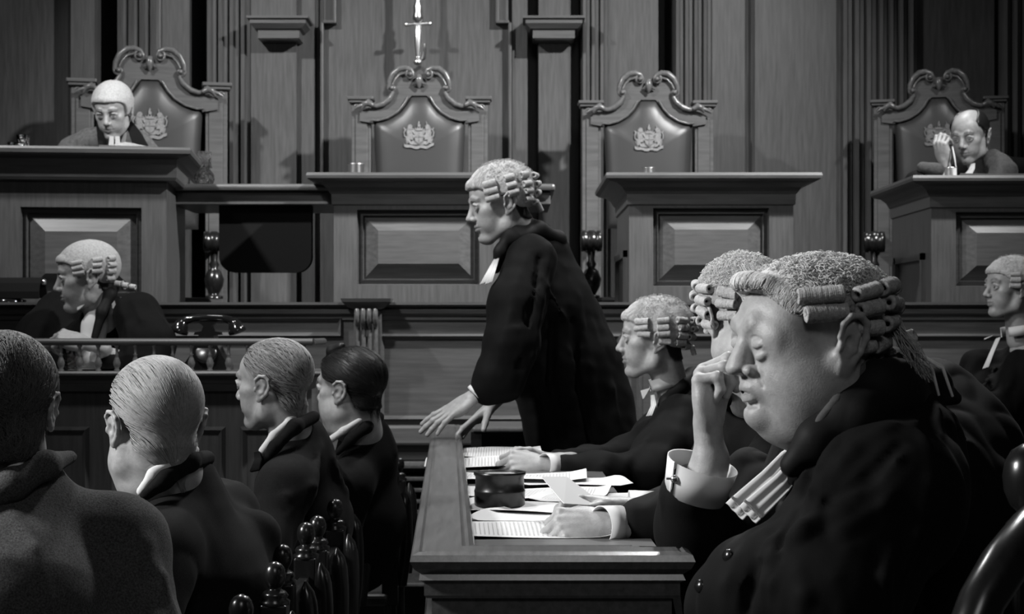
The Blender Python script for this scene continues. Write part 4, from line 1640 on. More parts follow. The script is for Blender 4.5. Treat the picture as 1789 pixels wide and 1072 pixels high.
# ---- desk reading lamp at far left, on the ledge
lb = MB()
D = 6.55
x0 = X(0, D)
e = empty('desk_lamp', (X(15, D), D - .0, zL))
tag(e, 'black desk lamp with long metal shade on the ledge at far left', 'lamp')
mb = MB()
mb.lathe([(.07, 0), (.07, .012), (.03, .02), (.012, .03), (.012, .07)], (0, 0, 0), 24)
mb.build('base', M['black'], e)
mb = MB()
ring = []
pts = [(-.055, .015), (-.058, .045), (-.045, .080), (-.015, .103), (.02, .103), (.050, .085), (.064, .055), (.066, .02), (.058, .02), (.044, .072), (.016, .092), (-.012, .092), (-.038, .072), (-.049, .043), (-.047, .017)]
mb.prism(pts, -.17, .14, axis='x')
sh = mb.build('lamp_shade', M['baize'], e, bevel=.003)
for xx in (-.175, .145):
    mb = MB()
    mb.lathe([(.010, -.008), (.013, 0), (.010, .008)], (xx, 0, .085), 12, (1, 0, 0))
    mb.build('end_knob', M['steel'], sh)

# ---- clerk's papers, glasses and water glass
sheet('court_papers', (X(190, 5.85), 5.84), .28, .20, R_(5), 'papers under the clerk\'s hands behind the balustrade', cz, ph=.7, blank=True)
tumbler(123, 5.85, .032, .085, 'dark tumbler on the clerk\'s desk behind the second baluster', cz)
e = sheet('court_papers', (X(95, 6.9), 6.95), .30, .22, R_(-8), 'white papers on the far left judge\'s desk', zl, ph=1.1, curl=.03, blank=True)
e = sheet('court_papers', (X(215, 6.9), 6.98), .24, .20, R_(14), 'open white papers the bewigged judge is reading', zl, ph=1.9, curl=.05, blank=True)
e = sheet('court_papers', (X(1725, 7.12), 7.16), .30, .22, R_(4), 'white papers on the far right desk before the bald man', DT - .012, ph=1.9, curl=.03, blank=True)


# ---- chairs with ball finials
def chair():
    """local: back uprights in the plane x = 0, seat towards -x, width along y (centre 0)"""
    e = empty('dining_chair', (0, 0, 0))
    hw_ = .185
    for g in (1, -1):
        mb = MB()
        mb.lathe([(.019, 0), (.022, .20), (.020, .43)], (0, g * hw_, 0), 12)
        mb.box(-.025, .025, g * hw_ - .025, g * hw_ + .025, .43, .790)
        p = mb.build('upright', M['dark'], e, bevel=.004)
        mb = MB()
        mb.lathe([(.028, .788), (.029, .795), (.022, .799), (.026, .805), (.021, .812), (.013, .816), (.012, .819), (.014, .822), (.0175, .828), (.0205, .838), (.0205, .846), (.0175, .857), (.012, .864), (.004, .868), (.0005, .8685)], (0, g * hw_, 0), 24)
        mb.build('ball_finial', M['dark'], p)
    for yy in (-.13, .13):
        mb = MB()
        zz = np.linspace(.50, .80, 14)
        for_r = []
        pts = []
        for z_ in zz:
            t = (z_ - .5) / .3
            pts.append((.030 + .018 * math.sin(t * 2.6), yy, z_ - .015))
        w_ = [.020 * min(1, math.sqrt(max(.02, 1 - ((t_ - .80) / .20) ** 2)) if t_ > .8 else 1) for t_ in (zz - .5) / .3]
        mb.tube(pts, w_, 10)
        mb.build('back_splat', M['dark'], e)
    for z_ in (.48, .70):
        mb = MB()
        mb.box(-.012, .012, -hw_, hw_, z_, z_ + .05)
        mb.build('back_rail', M['dark'], e, bevel=.005)
    mb = MB()
    mb.box(-.44, .0, -.22, .22, .43, .47)
    mb.build('seat', M['leather'], e, bevel=.015, seg=3)
    for g in (1, -1):
        mb = MB()
        mb.lathe([(.016, 0), (.022, .05), (.018, .2), (.022, .43)], (-.40, g * .19, 0), 12)
        mb.build('leg', M['dark'], e)
    return e


def copy_tree(o, parent=None):
    c = o.copy()
    C.objects.link(c)
    c.parent = parent
    for ch in list(o.children):
        copy_tree(ch, c)
    return c


ch0 = chair()
spots = [(-.442, 2.80, 'dark wooden chair with ball finials nearest the camera, at the bottom of the picture'),
         (-.462, 3.41, 'dark wooden chair with ball finials behind the sleek-haired man in black'),
         (-.452, 3.91, 'dark wooden chair with ball finials, third back from the camera'),
         (-.480, 4.60, 'dark wooden chair with ball finials behind the balding man with a tie'),
         (-.385, 5.25, 'dark wooden chair with ball finials behind the black-haired man')]
for i, (x_, y_, lb_) in enumerate(spots):
    o = ch0 if i == 0 else copy_tree(ch0)
    o.location = (x_, y_, 0)
    tag(o, lb_, 'chair', 'ball finial chairs of the spectators')

# ---- armchair at the right edge behind the large barrister
e = empty('wooden_armchair', (1.0, 2.2, 0))
tag(e, 'dark polished armchair with big ball finial at the right edge of the picture', 'chair')


def L_(px, py, D):
    p = P(px, py, D)
    return (p[0] - 1.0, p[1] - 2.2, p[2])


mb = MB()
c = L_(1800, 832, 2.25)
mb.lathe([(.020, -.075), (.034, -.066), (.022, -.056), (.018, -.050), (.028, -.040), (.036, -.020), (.038, .0), (.035, .020), (.026, .036), (.010, .046), (.0005, .048)], c, 28)
up = MB()
up.box(c[0] - .03, c[0] + .03, c[1] - .03, c[1] + .03, -.0, c[2] - .07)
u_ = up.build('upright', M['dark'], e, bevel=.006)
mb.build('ball_finial', M['dark'], u_)
mb = MB()
pts = [L_(*t) for t in ((1852, 880, 2.1), (1800, 930, 2.02), (1755, 985, 1.98), (1715, 1050, 1.95), (1690, 1120, 1.93), (1668, 1200, 1.93))]
mb.tube(pts, [.028, .030, .030, .028, .028, .028], 14)
mb.build('curved_arm', M['dark'], e)
mb = MB()
mb.box(-.42, .02, -.28, .28, .42, .47)
mb.build('seat', M['leather'], e, bevel=.02)
for (a, b_) in ((-.38, .24), (-.38, -.24), (c[0] - .02, .24)):
    mb = MB()
    mb.lathe([(.02, 0), (.028, .1), (.022, .3), (.028, .43)], (a, b_, 0), 12)
    mb.build('leg', M['dark'], e)

# ---- bench back of the rear row at the right
mb = MB()
D = 5.6
mb.box(X(1750, D), X(1990, D), 5.58, 5.64, .0, Z(766, D))
o = mb.build('bench', M['pew'], None, bevel=.006)
tag(o, 'oak bench end with pale top edge behind the large barrister\'s back', 'bench')
# ------------------------------------------------------------------ the people
def surf(S, px, py, d0, d1, step=.012):
    D = np.arange(d0, d1, step)
    pp = np.stack([(px - CX) * D / FPX, D, HC + (HY - py) * D / FPX], 1)
    s_ = S(pp)
    i = np.argmax(s_ < 0)
    return D[i] if s_[i] < 0 else None


def fold(S, pts, r=.010, k=.014, sign=1, rng=(2, 8), inset=.35):
    """a ridge (or crease, sign -1) of cloth lying on the surface that the picture points fall on"""
    out = []
    for px, py in pts:
        d = surf(S, px, py, *rng)
        if d is not None:
            out.append(P(px, py, d + r * inset * sign))
    if len(out) > 1:
        n = len(out)
        rs = [r * (.35 + .65 * math.sin(math.pi * (i + .6) / (n + .2))) for i in range(n)]
        S.ops, saved = list(S.ops), S.ops
        S.chain(out, rs, k, sign)
    return S


def cloth(name, S, h, m, parent, org, amp=.004, freq=(22, 22, 5), seed=0, fine=.0012, lo=None, hi=None, smooth=1):
    v, q = S.mesh(h, smooth=smooth, lo=lo, hi=hi)
    n = normals(v, q)
    pv = v * np.array(freq)
    w_ = wob(pv, 1.0, 12, seed)
    ridge = 1 - np.abs(w_) * 1.6
    v = v + n * (-ridge * amp + wob(v, 60, 8, seed + 1) * fine)[:, None]
    return link(name, np_mesh(name, v - org, q), m, parent)


def band_mesh(c, axis, a, r0, r1, h, th, gap=0, n=48, flat=1.0, flare=0.0):
    """upright band (collar, cuff) about an axis; a = direction of the opening; gap in degrees"""
    ax = V(*axis)
    ax = ax / np.linalg.norm(ax)
    u = V(*a)
    u = u - ax * (u @ ax)
    u /= np.linalg.norm(u)
    w_ = np.cross(ax, u)
    g = math.radians(gap) / 2
    th_ = np.linspace(g, 2 * math.pi - g, n)
    c = V(*c)
    prof = [(r0, 0), (r1, h), (r1 + th, h + th * .3), (r0 + th, -th * .2)]
    V_ = []
    for t in th_:
        for rr, hh in prof:
            V_.append(c + u * math.cos(t) * rr + w_ * math.sin(t) * rr * flat + ax * (hh + flare * math.cos(t)))
    V_ = np.array(V_)
    F_ = []
    for i in range(n - 1):
        for k_ in range(4):
            F_.append((i * 4 + k_, i * 4 + (k_ + 1) % 4, (i + 1) * 4 + (k_ + 1) % 4, (i + 1) * 4 + k_))
    F_ += [(0, 1, 2, 3), ((n - 1) * 4 + 3, (n - 1) * 4 + 2, (n - 1) * 4 + 1, (n - 1) * 4)]
    return V_, np.array(F_)


def band(name, m, parent, org, *a, **k):
    v, f = band_mesh(*a, **k)
    return link(name, np_mesh(name, v - org, f), m, parent)


def strip(name, pts, wdir, w_, th, m, parent, org, pleat=0, n=12):
    """a hanging tab: centre line pts, half widths w_ (list) along wdir"""
    pts = [V(*p) for p in pts]
    wd = V(*wdir)
    wd = wd / np.linalg.norm(wd)
    V_, F_ = [], []
    K = len(pts)
    for i, p in enumerate(pts):
        t = pts[min(i + 1, K - 1)] - pts[max(i - 1, 0)]
        t /= np.linalg.norm(t)
        nn = np.cross(t, wd)
        nn /= np.linalg.norm(nn)
        for j in range(n):
            s_ = j / (n - 1) * 2 - 1
            off = nn * pleat * math.sin(s_ * 7.5)
            V_.append(p + wd * w_[i] * s_ + off - nn * th)
        for j in range(n):
            s_ = 1 - j / (n - 1) * 2
            off = nn * pleat * math.sin(s_ * 7.5)
            V_.append(p + wd * w_[i] * s_ + off + nn * th)
    R2 = 2 * n
    for i in range(K - 1):
        for j in range(R2):
            F_.append((i * R2 + j, i * R2 + (j + 1) % R2, (i + 1) * R2 + (j + 1) % R2, (i + 1) * R2 + j))
    for j in range(n - 1):
        F_.append((j, j + 1, R2 - 2 - j, R2 - 1 - j))
        b = (K - 1) * R2
        F_.append((b + j, b + j + 1, b + R2 - 2 - j, b + R2 - 1 - j))
    return link(name, np_mesh(name, np.array(V_) - org, np.array(F_)), m, parent)


def make_head(T, h=.0022, lids=.5, neckto=None, nr=(.050, .056), eyes=True, tone=None, post=None, fade=None, **k):
    S = head_sdf(lids=lids, **k)
    if neckto is not None:
        loc = ((V(*neckto) - T.o) @ T.R) / T.s
        S.cone((-.028, 0, -.055), loc, nr[0], nr[1], .025)
    if post:
        post(S)
    v, q = S.mesh(h)
    t = head_tone(v, **(tone or {}))
    if eyes and lids < .9:
        t = eye_mark(v, t, lids)
    if fade:        # close-cropped hair below the longer hair: narrows to skin at the nape
        val, dz, wd = fade
        hz = np.interp(v[:, 0], [-.2, -.06, -.045, -.036, -.028, .012, .02, .05, .07, .2], [-.088, -.088, -.070, -.04, .006, .010, .03, .06, .08, .1]) - dz
        m_ = sstep(-wd, wd, v[:, 2] - hz) * (~((np.abs(v[:, 1]) > .071) & (v[:, 2] < .028) & (v[:, 0] > -.04)))
        t = t * (1 - m_ * (1 - val))
    return T(v), q, t


def body_core(pts, h=.014):
    """the torso and arms inside the clothes: pts = list of chains [(p, r), ...]"""
    S = SDF()
    for ch in pts:
        S.chain([p for p, r in ch], [r * .78 for p, r in ch], .02)
    v, q = S.mesh(h)
    return v, q, np.ones(len(v))


def make_hand(T, h=.0022, arm=None, armr=1.0, **k):
    S = SDF()
    hand_sdf(S, T, **k)
    if arm is not None:
        S.cone(T.pt(-.05, 0, 0), arm, .025 * T.s * armr, .028 * T.s * armr, .01)
    v, q = S.mesh(h)
    return v, q, np.ones(len(v))


def person(parts, label, org, group=None):
    v, q, t = join(parts)
    me = np_mesh('person', v - org, q, t)
    o = link('person', me, M['skin'])
    o.location = tuple(float(c) for c in org)
    return tag(o, label, 'person', group)


def scalp(T, parent, org, mask, thick, m, h=.003, name='hair', flow=None, cnt=0, seed=1, L=.045, w_=.0006, lift=.0015, jit=.15, headk=None, lump=0.0, strandm=None, neck=None):
    S = head_sdf(ears=0, **(headk or {}))
    if neck is not None:
        loc = ((V(*neck[0]) - T.o) @ T.R) / T.s
        S.cone((-.028, 0, -.055), loc, neck[1], neck[2], .025)
    v, q = S.mesh(h)
    n = normals(v, q)
    mk = mask(v)
    keep = (mk[q] > .01).all(1)
    q2 = q[keep]
    used = np.unique(q2)
    rm = np.full(len(v), -1)
    rm[used] = np.arange(len(used))
    v2, n2, m2 = v[used], n[used], mk[used]
    th = sstep(0, .7, m2) * thick - .0012 + lump * wob(v2, 90, 10, seed) * m2
    v3 = v2 + n2 * th[:, None]
    o = link(name, np_mesh(name, T(v3) - org, rm[q2]), M[m], parent)
    if cnt:
        def hs(p):
            e = 1e-3
            d0 = S(p)
            g = np.stack([S(p + V(e, 0, 0)) - d0, S(p + V(0, e, 0)) - d0, S(p + V(0, 0, e)) - d0], 1)
            g /= np.linalg.norm(g, axis=1)[:, None] + 1e-9
            off = sstep(0, .7, mask(p)) * thick * 1.0 - .0001
            return p + g * (off - d0)[:, None], g
        pick = m2 > .15
        sv, sf = strands(v3[pick], n2[pick], flow, cnt, seed, L, w_, lift, jit=jit, hsurf=hs)
        so = link('hair_strands', np_mesh('hair_strands', T(sv) - org, sf), M[strandm or m], o)
        so['kind'] = 'stuff'
    return o


def hairline(xs, zs, soft=.010, front=None):
    xs, zs = np.array(xs), np.array(zs)

    def f(v):
        hz = np.interp(v[:, 0], xs, zs)
        m_ = np.clip((v[:, 2] - hz) / soft, 0, 1)
        return m_
    return f


NAPE = hairline([-.2, -.07, -.045, -.036, -.028, .012, .02, .04, .2], [-.075, -.075, -.06, -.035, .010, .012, .03, .06, .2])


def under_wig(T, parent, org, m='hairdark', neck=None):
    """the wearer's own hair below the wig at the nape and over the ear"""
    return scalp(T, parent, org, NAPE, .006, m, h=.004, headk=None, neck=neck)


# =================================================== 1. the large barrister, right foreground
org = P(1560, 1072, 2.6) * V(1, 1, 0)
T = TF(P(1410, 582, 2.45), facing(15, 8), sc=1.13)


def post1(S):
    S.cone((-.030, 0, -.07), (-.050, 0, -.15), .066, .075, .04)
    S.ell((.012, 0, -.098), (.066, .070, .036), .025)
    S.ell((.083, 0, -.098), (.0215, .0245, .0185), .010)
    S.chain([(.079, .027, -.0665), (.094, .016, -.0660), (.1055, 0, -.0655), (.094, -.016, -.0660), (.079, -.027, -.0665)], [.0012, .0017, .0019, .0017, .0012], .002, -1)
    S.chain([(.096, .016, -.0825), (.100, 0, -.0835), (.096, -.016, -.0825)], .0022, .006, -1)
    for g in (1, -1):
        S.ell((.022, g * .046, -.052), (.050, .040, .055), .03)
        S.ell((.060, g * .032, -.045), (.022, .020, .018), .014)
        # fold from the nose wing round the mouth
        S.chain([(.096, g * .026, -.030), (.092, g * .034, -.046), (.088, g * .036, -.056)], [.0008, .0016, .0008], .009, -1)


    # closed lids drawn on the surface itself
    def onface(y, z, dx=0.0):
        xs = np.arange(.125, .04, -.0004)
        d_ = S(np.stack([xs, np.full(len(xs), y), np.full(len(xs), z)], 1))
        return (xs[np.argmax(d_ < 0)] + dx, y, z)
    for g in (1, -1):
        ys = [.0205, .026, .032, .038, .044, .050]
        lid = [onface(g * y, -.0015 - ((y - .034) / .016) ** 2 * .003, -.0040) for y in ys]
        bag = [onface(g * y, -.0185 + ((y - .034) / .016) ** 2 * .005, -.0025) for y in ys]
        S.chain(lid, [.004, .0062, .0072, .0072, .006, .0035], .004)
        S.chain(bag, [.002, .0036, .0042, .0042, .0036, .002], .005)
        slit = [onface(g * y, -.0090 + ((y - .034) / .016) ** 2 * .0035, .0002) for y in ys]
        hood = [onface(g * y, .0085 - ((y - .034) / .016) ** 2 * .0035, .0002) for y in ys]
        S.chain(slit, [.0008, .0014, .0016, .0016, .0014, .0009], .0014, -1)
        S.chain(hood, [.0006, .0011, .0012, .0012, .0011, .0007], .0025, -1)


K1 = dict(fat=.9, ey=.012, crz=.75)
hd = make_head(T, .0014, lids=1.0, lips=1.30, slack=1.0, nosew=1.5, nose=1.3, lx=.006, brow=1.3, ears=1.18, puff=1.0, post=post1, tone=dict(browy=.35, lipdark=.72, lash=1), **K1)
TH = TF(P(1237, 748, 2.60), (-.08, .02, 1), up=(-.93, .36, 0), sc=1.02)
h1 = make_hand(TH, .0016, armr=1.2, arm=P(1222, 862, 2.61), curl=((62, 78, 30), (70, 85, 35), (78, 88, 40), (85, 88, 42)), spread=(3, 0, -3, -6), thumb=(18, 20, 10, 15), fat=1.13)
core = body_core([[(P(1560, 1250, 2.75), .22), (P(1560, 1000, 2.75), .20), (P(1490, 760, 2.68), .11)],
                  [(P(1400, 830, 2.95), .07), (P(1260, 980, 2.85), .05), (P(1225, 880, 2.64), .036)],
                  [(P(1550, 850, 2.42), .07), (P(1440, 1090, 2.35), .05), (P(1270, 1060, 2.40), .035)]])
o1 = person([hd, h1, core], 'large man in a barrister\'s wig and black gown, head propped on his fist', org)
w1 = make_wig(T, o1, org, h=.0018, thick=.014, front=.070, back=-.044, size=.965, temple=1, frizz=5200, seed=5, rcurl=.0108, rings=22, loop_r=.0040, sidez=.030, crz=.75,
              style=[(76, (.050, .029), .064), (110, (.048, .026, .003, -.020), .046), (138, (.048, .026, .003, -.020), .040), (166, (.046, .020, -.004, -.026), .038)])
# little loop of hair and tied tail at the back
mb = MB()
for a, b_ in (((1575, 610, 2.43), (1640, 690, 2.43)), ((1590, 610, 2.45), (1664, 692, 2.44))):
    p0, p1 = P(*a), P(*b_)
    mid = (p0 + p1) / 2 + V(.012, -.02, .008)
    mb.tube([p0 - org, mid - org, p1 - org], [.0035, .003, .0022], 8)
mb.build('tail_ribbon', M['linen'], w1)
rng = np.random.RandomState(3)
mb = MB()
for i in range(130):
    p0 = P(1562 + rng.uniform(-14, 12), 566 + rng.uniform(-16, 16), 2.45 + rng.uniform(-.03, .03))
    p1 = P(1588 + rng.uniform(-14, 20), 610 + rng.uniform(-10, 10), 2.42 + rng.uniform(-.02, .02))
    p2 = P(1612 + rng.uniform(-18, 24), 655 + rng.uniform(-18, 14), 2.42 + rng.uniform(-.02, .02))
    mb.tube([p0 - org, p1 - org, p2 - org], [.0007, .0007, .0004], 4)
t_ = mb.build('tail_hair', M['wig'], w1)
t_['kind'] = 'stuff'
for (px, py, D_, ax) in ((1546, 530, 2.50, (.2, -1, .1)), (1556, 556, 2.52, (.3, -1, .2)), (1585, 590, 2.50, (.8, -.6, .3))):
    cv, cf = curl_mesh(P(px, py, D_), V(*ax), .028, .0105, 10, 16, 9)
    link('curl', np_mesh('curl', cv - org, cf), M['wig'], w1)
scalp(T, o1, org, hairline([-.2, -.07, -.045, -.036, -.028, .012, .03, .04, .2], [-.06, -.06, -.05, -.03, .012, .016, .03, .06, .2]), .0035, 'hairlight', h=.004, headk=K1)

G = SDF()
G.ell(P(1600, 1130, 2.78), (.26, .23, .30), .05)
G.ell(P(1590, 900, 2.72), (.20, .21, .19), .06)
G.ell(P(1480, 1080, 2.70), (.22, .22, .22), .06)          # belly
G.cone(P(1600, 785, 2.75), P(1510, 820, 2.62), .11, .14, .06)
G.chain([P(1545, 705, 2.50), P(1560, 770, 2.48), P(1555, 830, 2.46)], [.055, .085, .105], .06)
G.chain([P(1555, 815, 2.45), P(1540, 870, 2.37), P(1455, 1010, 2.30), P(1430, 1080, 2.30)], [.10, .115, .105, .095], .05)     # near sleeve
G.chain([P(1440, 1060, 2.28), P(1330, 1040, 2.34), P(1285, 1060, 2.38)], [.095, .085, .075], .04)
G.chain([P(1430, 860, 2.95), P(1330, 960, 2.88), P(1245, 960, 2.76)], [.10, .085, .075], .05)      # far sleeve
G.chain([P(1250, 975, 2.76), P(1215, 920, 2.66), P(1207, 868, 2.63)], [.070, .062, .056], .035)
G.cone(P(1310, 830, 2.90), P(1360, 1000, 2.80), .05, .10, .05)
G.cone(P(1420, 790, 2.72), P(1390, 930, 2.66), .07, .09, .04)
# collar yoke at the back
G.chain([P(1560, 690, 2.86), P(1640, 720, 2.80), P(1690, 790, 2.75)], [.085, .08, .10], .04)
for pts, r in (([(1440, 745), (1405, 800), (1372, 870), (1345, 950), (1320, 1010)], .011),
               ([(1465, 770), (1430, 830), (1400, 900), (1385, 960)], .009),
               ([(1560, 745), (1490, 790), (1445, 850), (1420, 930)], .012),
               ([(1600, 740), (1560, 800), (1490, 860), (1430, 880)], .009),
               ([(1530, 860), (1470, 900), (1400, 935), (1365, 940)], .012),
               ([(1590, 820), (1545, 880), (1470, 930)], .008),
               ([(1370, 985), (1350, 1020), (1345, 1060)], .012),
               ([(1400, 1000), (1405, 1040), (1398, 1072)], .012),
               ([(1660, 720), (1690, 780), (1705, 860), (1712, 950)], .006),
               ([(1290, 975), (1275, 1020), (1272, 1072)], .009),
               ([(1540, 760), (1470, 805), (1410, 870), (1375, 930)], .010), ([(1610, 760), (1620, 840), (1600, 930), (1580, 1000)], .010),
               ([(1480, 960), (1460, 1010), (1470, 1072)], .012), ([(1560, 960), (1540, 1010), (1545, 1072)], .010), ([(1450, 900), (1400, 925), (1350, 975)], .012)):
    fold(G, pts, r, .012, 1, (2.0, 3.2))
for pts, r in (([(1450, 765), (1415, 820), (1388, 885), (1362, 955)], .008),
               ([(1575, 775), (1520, 830), (1450, 870)], .008),
               ([(1325, 985), (1312, 1030), (1305, 1072)], .008)):
    fold(G, pts, r, .012, -1, (2.0, 3.2), inset=.1)
lo_ = np.minimum(G.lo, G.hi) - .03
gown1 = cloth('gown', G, .0055, M['gown'], o1, org, amp=.0030, freq=(34, 34, 11), seed=3, lo=(G.lo[0] - .02, G.lo[1] - .02, .62), hi=G.hi + .02)
# broad standing collar of the gown
GC = SDF()
GC.chain([P(1385, 812, 2.37), P(1425, 768, 2.36), P(1478, 712, 2.37), P(1532, 666, 2.40), P(1570, 648, 2.48), P(1588, 664, 2.60)], [.018, .026, .030, .030, .026, .02], .02)
GC.chain([P(1450, 790, 2.36), P(1500, 735, 2.37), P(1560, 690, 2.42), P(1620, 675, 2.52), P(1668, 695, 2.60)], [.020, .034, .040, .034, .012], .03)
cloth('gown_collar', GC, .004, M['gown_trim'], o1, org, amp=.0015, fine=.0006, seed=5)
# soft collar behind the jowl
SC_ = SDF()
SC_.chain([P(1535, 612, 2.440), P(1503, 648, 2.385), P(1462, 698, 2.352), P(1420, 752, 2.345), P(1392, 790, 2.36)], [.008, .009, .009, .008, .006], .008)
cloth('wing_collar', SC_, .003, M['judge'], o1, org, amp=0, fine=.0003)
# white bands
for (a, b_, c_, w_, nm) in (((1405, 775, 2.56), (1345, 835, 2.50), (1283, 893, 2.47), .017, 'a'), ((1420, 790, 2.545), (1365, 845, 2.485), (1306, 899, 2.455), .017, 'b')):
    p0, p1, p2 = P(*a), P(*b_), P(*c_)
    s_ = strip('neck_band', [p0, (p0 + p1) / 2 + V(0, 0, .004), p1, (p1 + p2) / 2, p2 * .82 + p1 * .18, p2], (.66, -.28, -.70), [w_ * .55, w_ * .8, w_ * .95, w_ * 1.05, w_ * 1.1, w_ * 1.1], .0012, M['linen'], o1, org, pleat=.0012, n=16)
    hem = strip('hem', [p2 * .82 + p1 * .18 + V(-.0, -.003, .001), p2 * .86 + p1 * .14 + V(-.0, -.003, .001)], (.66, -.28, -.70), [w_ * 1.12] * 2, .0022, M['fur'], s_, V(0, 0, 0), n=16)
    hem.data.transform(Matrix.Translation(-Vector(org)))
# french cuff with link
ax_ = P(1232, 780, 2.60) - P(1205, 885, 2.63)
c_ = P(1213, 866, 2.625)
band('cuff', M['linen'], o1, org, c_, ax_, (-.75, -.6, .1), .050, .058, .058, .0025, gap=7, flat=.95, flare=.004)
mb = MB()
lp = P(1178, 836, 2.575) - org
mb.lathe([(.0005, -.006), (.006, -.005), (.0065, 0), (.006, .003), (.0005, .004)], lp, 14, (-.3, -1, .1))
mb.tube([lp, lp + V(-.012, .004, 0)], .002, 6)
mb.build('cufflink', M['brass'], o1)
for (px, py) in ((1271, 970), (1222, 1023)):
    mb = MB()
    d_ = surf(G, px, py, 2.0, 3.0) or 2.30
    d_ = min(d_, 2.42)
    mb.lathe([(.0005, -.004), (.009, -.003), (.010, 0), (.008, .003), (.0005, .0035)], P(px, py, d_ - .002) - org, 16, (-.8, -.6, .25))
    mb.build('button', M['dark'], o1)

# =================================================== 2. middle barrister, mostly hidden
org = P(1300, 1072, 3.55) * V(1, 1, 0)
T = TF(P(1303, 549, 3.4), facing(118, 8), sc=1.0)
hd = make_head(T, .0025, lids=.8, fat=.4, neckto=P(1320, 700, 3.45))
TA = TF(P(1060, 917, 3.06), (-1, .05, -.02), up=(.10, -.72, .70), sc=1.0)
ha = make_hand(TA, .0020, arm=P(1140, 909, 3.085), side=-1, curl=((58, 70, 30), (55, 75, 35), (55, 78, 38), (50, 78, 40)), thumb=(38, 20, 15, 10), fat=1.08)
TB = TF(P(1085, 884, 3.30), (-1, -.02, .10), up=(-.1, .25, .95), sc=.98)
hb = make_hand(TB, .0022, arm=P(1150, 885, 3.34), side=1, curl=((25, 35, 15), (30, 40, 18), (35, 45, 20), (38, 45, 22)), thumb=(35, 10, 10, 10))
core = body_core([[(P(1330, 1150, 3.6), .15), (P(1330, 900, 3.6), .15), (P(1320, 720, 3.5), .08)],
                  [(P(1370, 790, 3.3), .06), (P(1270, 920, 3.15), .045), (P(1130, 908, 3.10), .036)],
                  [(P(1290, 780, 3.8), .06), (P(1230, 900, 3.6), .045), (P(1145, 888, 3.35), .036)]])
o2 = person([hd, ha, hb, core], 'bewigged barrister half hidden behind the large man, both hands holding a white card', org)
make_wig(T, o2, org, h=.0024, thick=.014, front=.066, frizz=1500, seed=8, rings=10, loop_r=.004, style=[(60, (.050, .028, .004), .046), (95, (.050, .026, .002, -.02), .044), (130, (.05, .028, .004, -.018), .042)])
G = SDF()
G.ell(P(1340, 1000, 3.62), (.20, .19, .34), .05)
G.cone(P(1330, 760, 3.5), P(1340, 900, 3.6), .10, .18, .05)
G.chain([P(1380, 800, 3.35), P(1280, 920, 3.16), P(1190, 912, 3.09), P(1122, 915, 3.070)], [.085, .080, .066, .050], .04)
G.chain([P(1270, 790, 3.8), P(1220, 890, 3.6), P(1150, 890, 3.40)], [.08, .07, .046], .04)
fold(G, [(1150, 895), (1165, 915), (1160, 940)], .006, .008, 1, (2.9, 3.6))
fold(G, [(1115, 890), (1128, 915), (1122, 945)], .004, .008, 1, (2.9, 3.6))
cloth('gown', G, .008, M['gown'], o2, org, amp=.003, lo=(G.lo[0] - .02, G.lo[1] - .02, .55), hi=G.hi + .02)
band('cuff', M['linen'], o2, org, P(1084, 916, 3.068), P(1050, 917, 3.055) - P(1085, 915, 3.08), (0, .3, -1), .035, .036, .046, .002, gap=2, flat=1.0)
band('cuff', M['linen'], o2, org, P(1145, 886, 3.33), (-1, -.03, .02), (0, .3, -1), .032, .033, .055, .002, gap=2)
band('shirt_collar', M['linen'], o2, org, P(1317, 668, 3.435), (-.08, 0, 1), (.4, -.8, 0), .056, .053, .036, .003, gap=40)
GC = SDF()
ng = P(1320, 692, 3.44)
GC.chain([ng + V(.085 * math.cos(t), .085 * math.sin(t), .012 * math.sin(t)) for t in np.linspace(-.9, 3.6, 12)], .020, .02)
cloth('gown_collar', GC, .006, M['gown_trim'], o2, org, amp=.001, fine=.0005)
# the card he holds: a thing of its own
c0, c1, c2, c3 = P(946, 833, 3.30), P(990, 833, 3.42), P(1058, 884, 3.30), P(985, 880, 3.12)
mb = MB()
up_ = np.cross(c1 - c0, c3 - c0)
up_ /= np.linalg.norm(up_)
vs = [c0, c1, c2, c3] + [p - up_ * .0012 for p in (c0, c1, c2, c3)]
mb.add(vs, [(0, 1, 2, 3), (7, 6, 5, 4), (0, 4, 5, 1), (1, 5, 6, 2), (2, 6, 7, 3), (3, 7, 4, 0)])
oc = mb.build('white_card', M['paper'], None, origin=c0)
tag(oc, 'bright white card held up in the hands over the desk', 'card')

# =================================================== 3. barrister at the far end of the desk
org = P(1190, 1072, 5.0) * V(1, 1, 0)
T = TF(P(1142, 589, 4.9), facing(-4, 2), sc=1.0)
hd = make_head(T, .0025, lids=.25, fade=(.10, -.012, .006), neckto=P(1178, 700, 4.95), nr=(.050, .058))
TA = TF(P(948, 813, 4.50), (-1, .05, .10), up=(0, -.75, .66), sc=1.0)
ha = make_hand(TA, .0025, arm=P(1000, 816, 4.51), side=-1, curl=((45, 60, 25), (45, 62, 28), (48, 65, 30), (48, 65, 30)), thumb=(35, 10, 25, 20))
TB = TF(P(950, 803, 4.66), (-1, -.15, .10), up=(.0, .70, .70), sc=1.0)
hb = make_hand(TB, .0025, arm=P(1000, 805, 4.75), side=1, curl=((50, 62, 25),) * 4, thumb=(38, 5, 25, 20))
core = body_core([[(P(1215, 1072, 5.0), .14), (P(1210, 860, 5.0), .14), (P(1185, 715, 4.96), .07)],
                  [(P(1185, 730, 4.8), .06), (P(1130, 835, 4.6), .045), (P(985, 818, 4.50), .034)],
                  [(P(1190, 730, 5.15), .06), (P(1090, 820, 4.95), .045), (P(985, 807, 4.72), .034)]])
o3 = person([hd, ha, hb, core], 'bewigged barrister in profile at the far end of the desk with clasped hands', org)
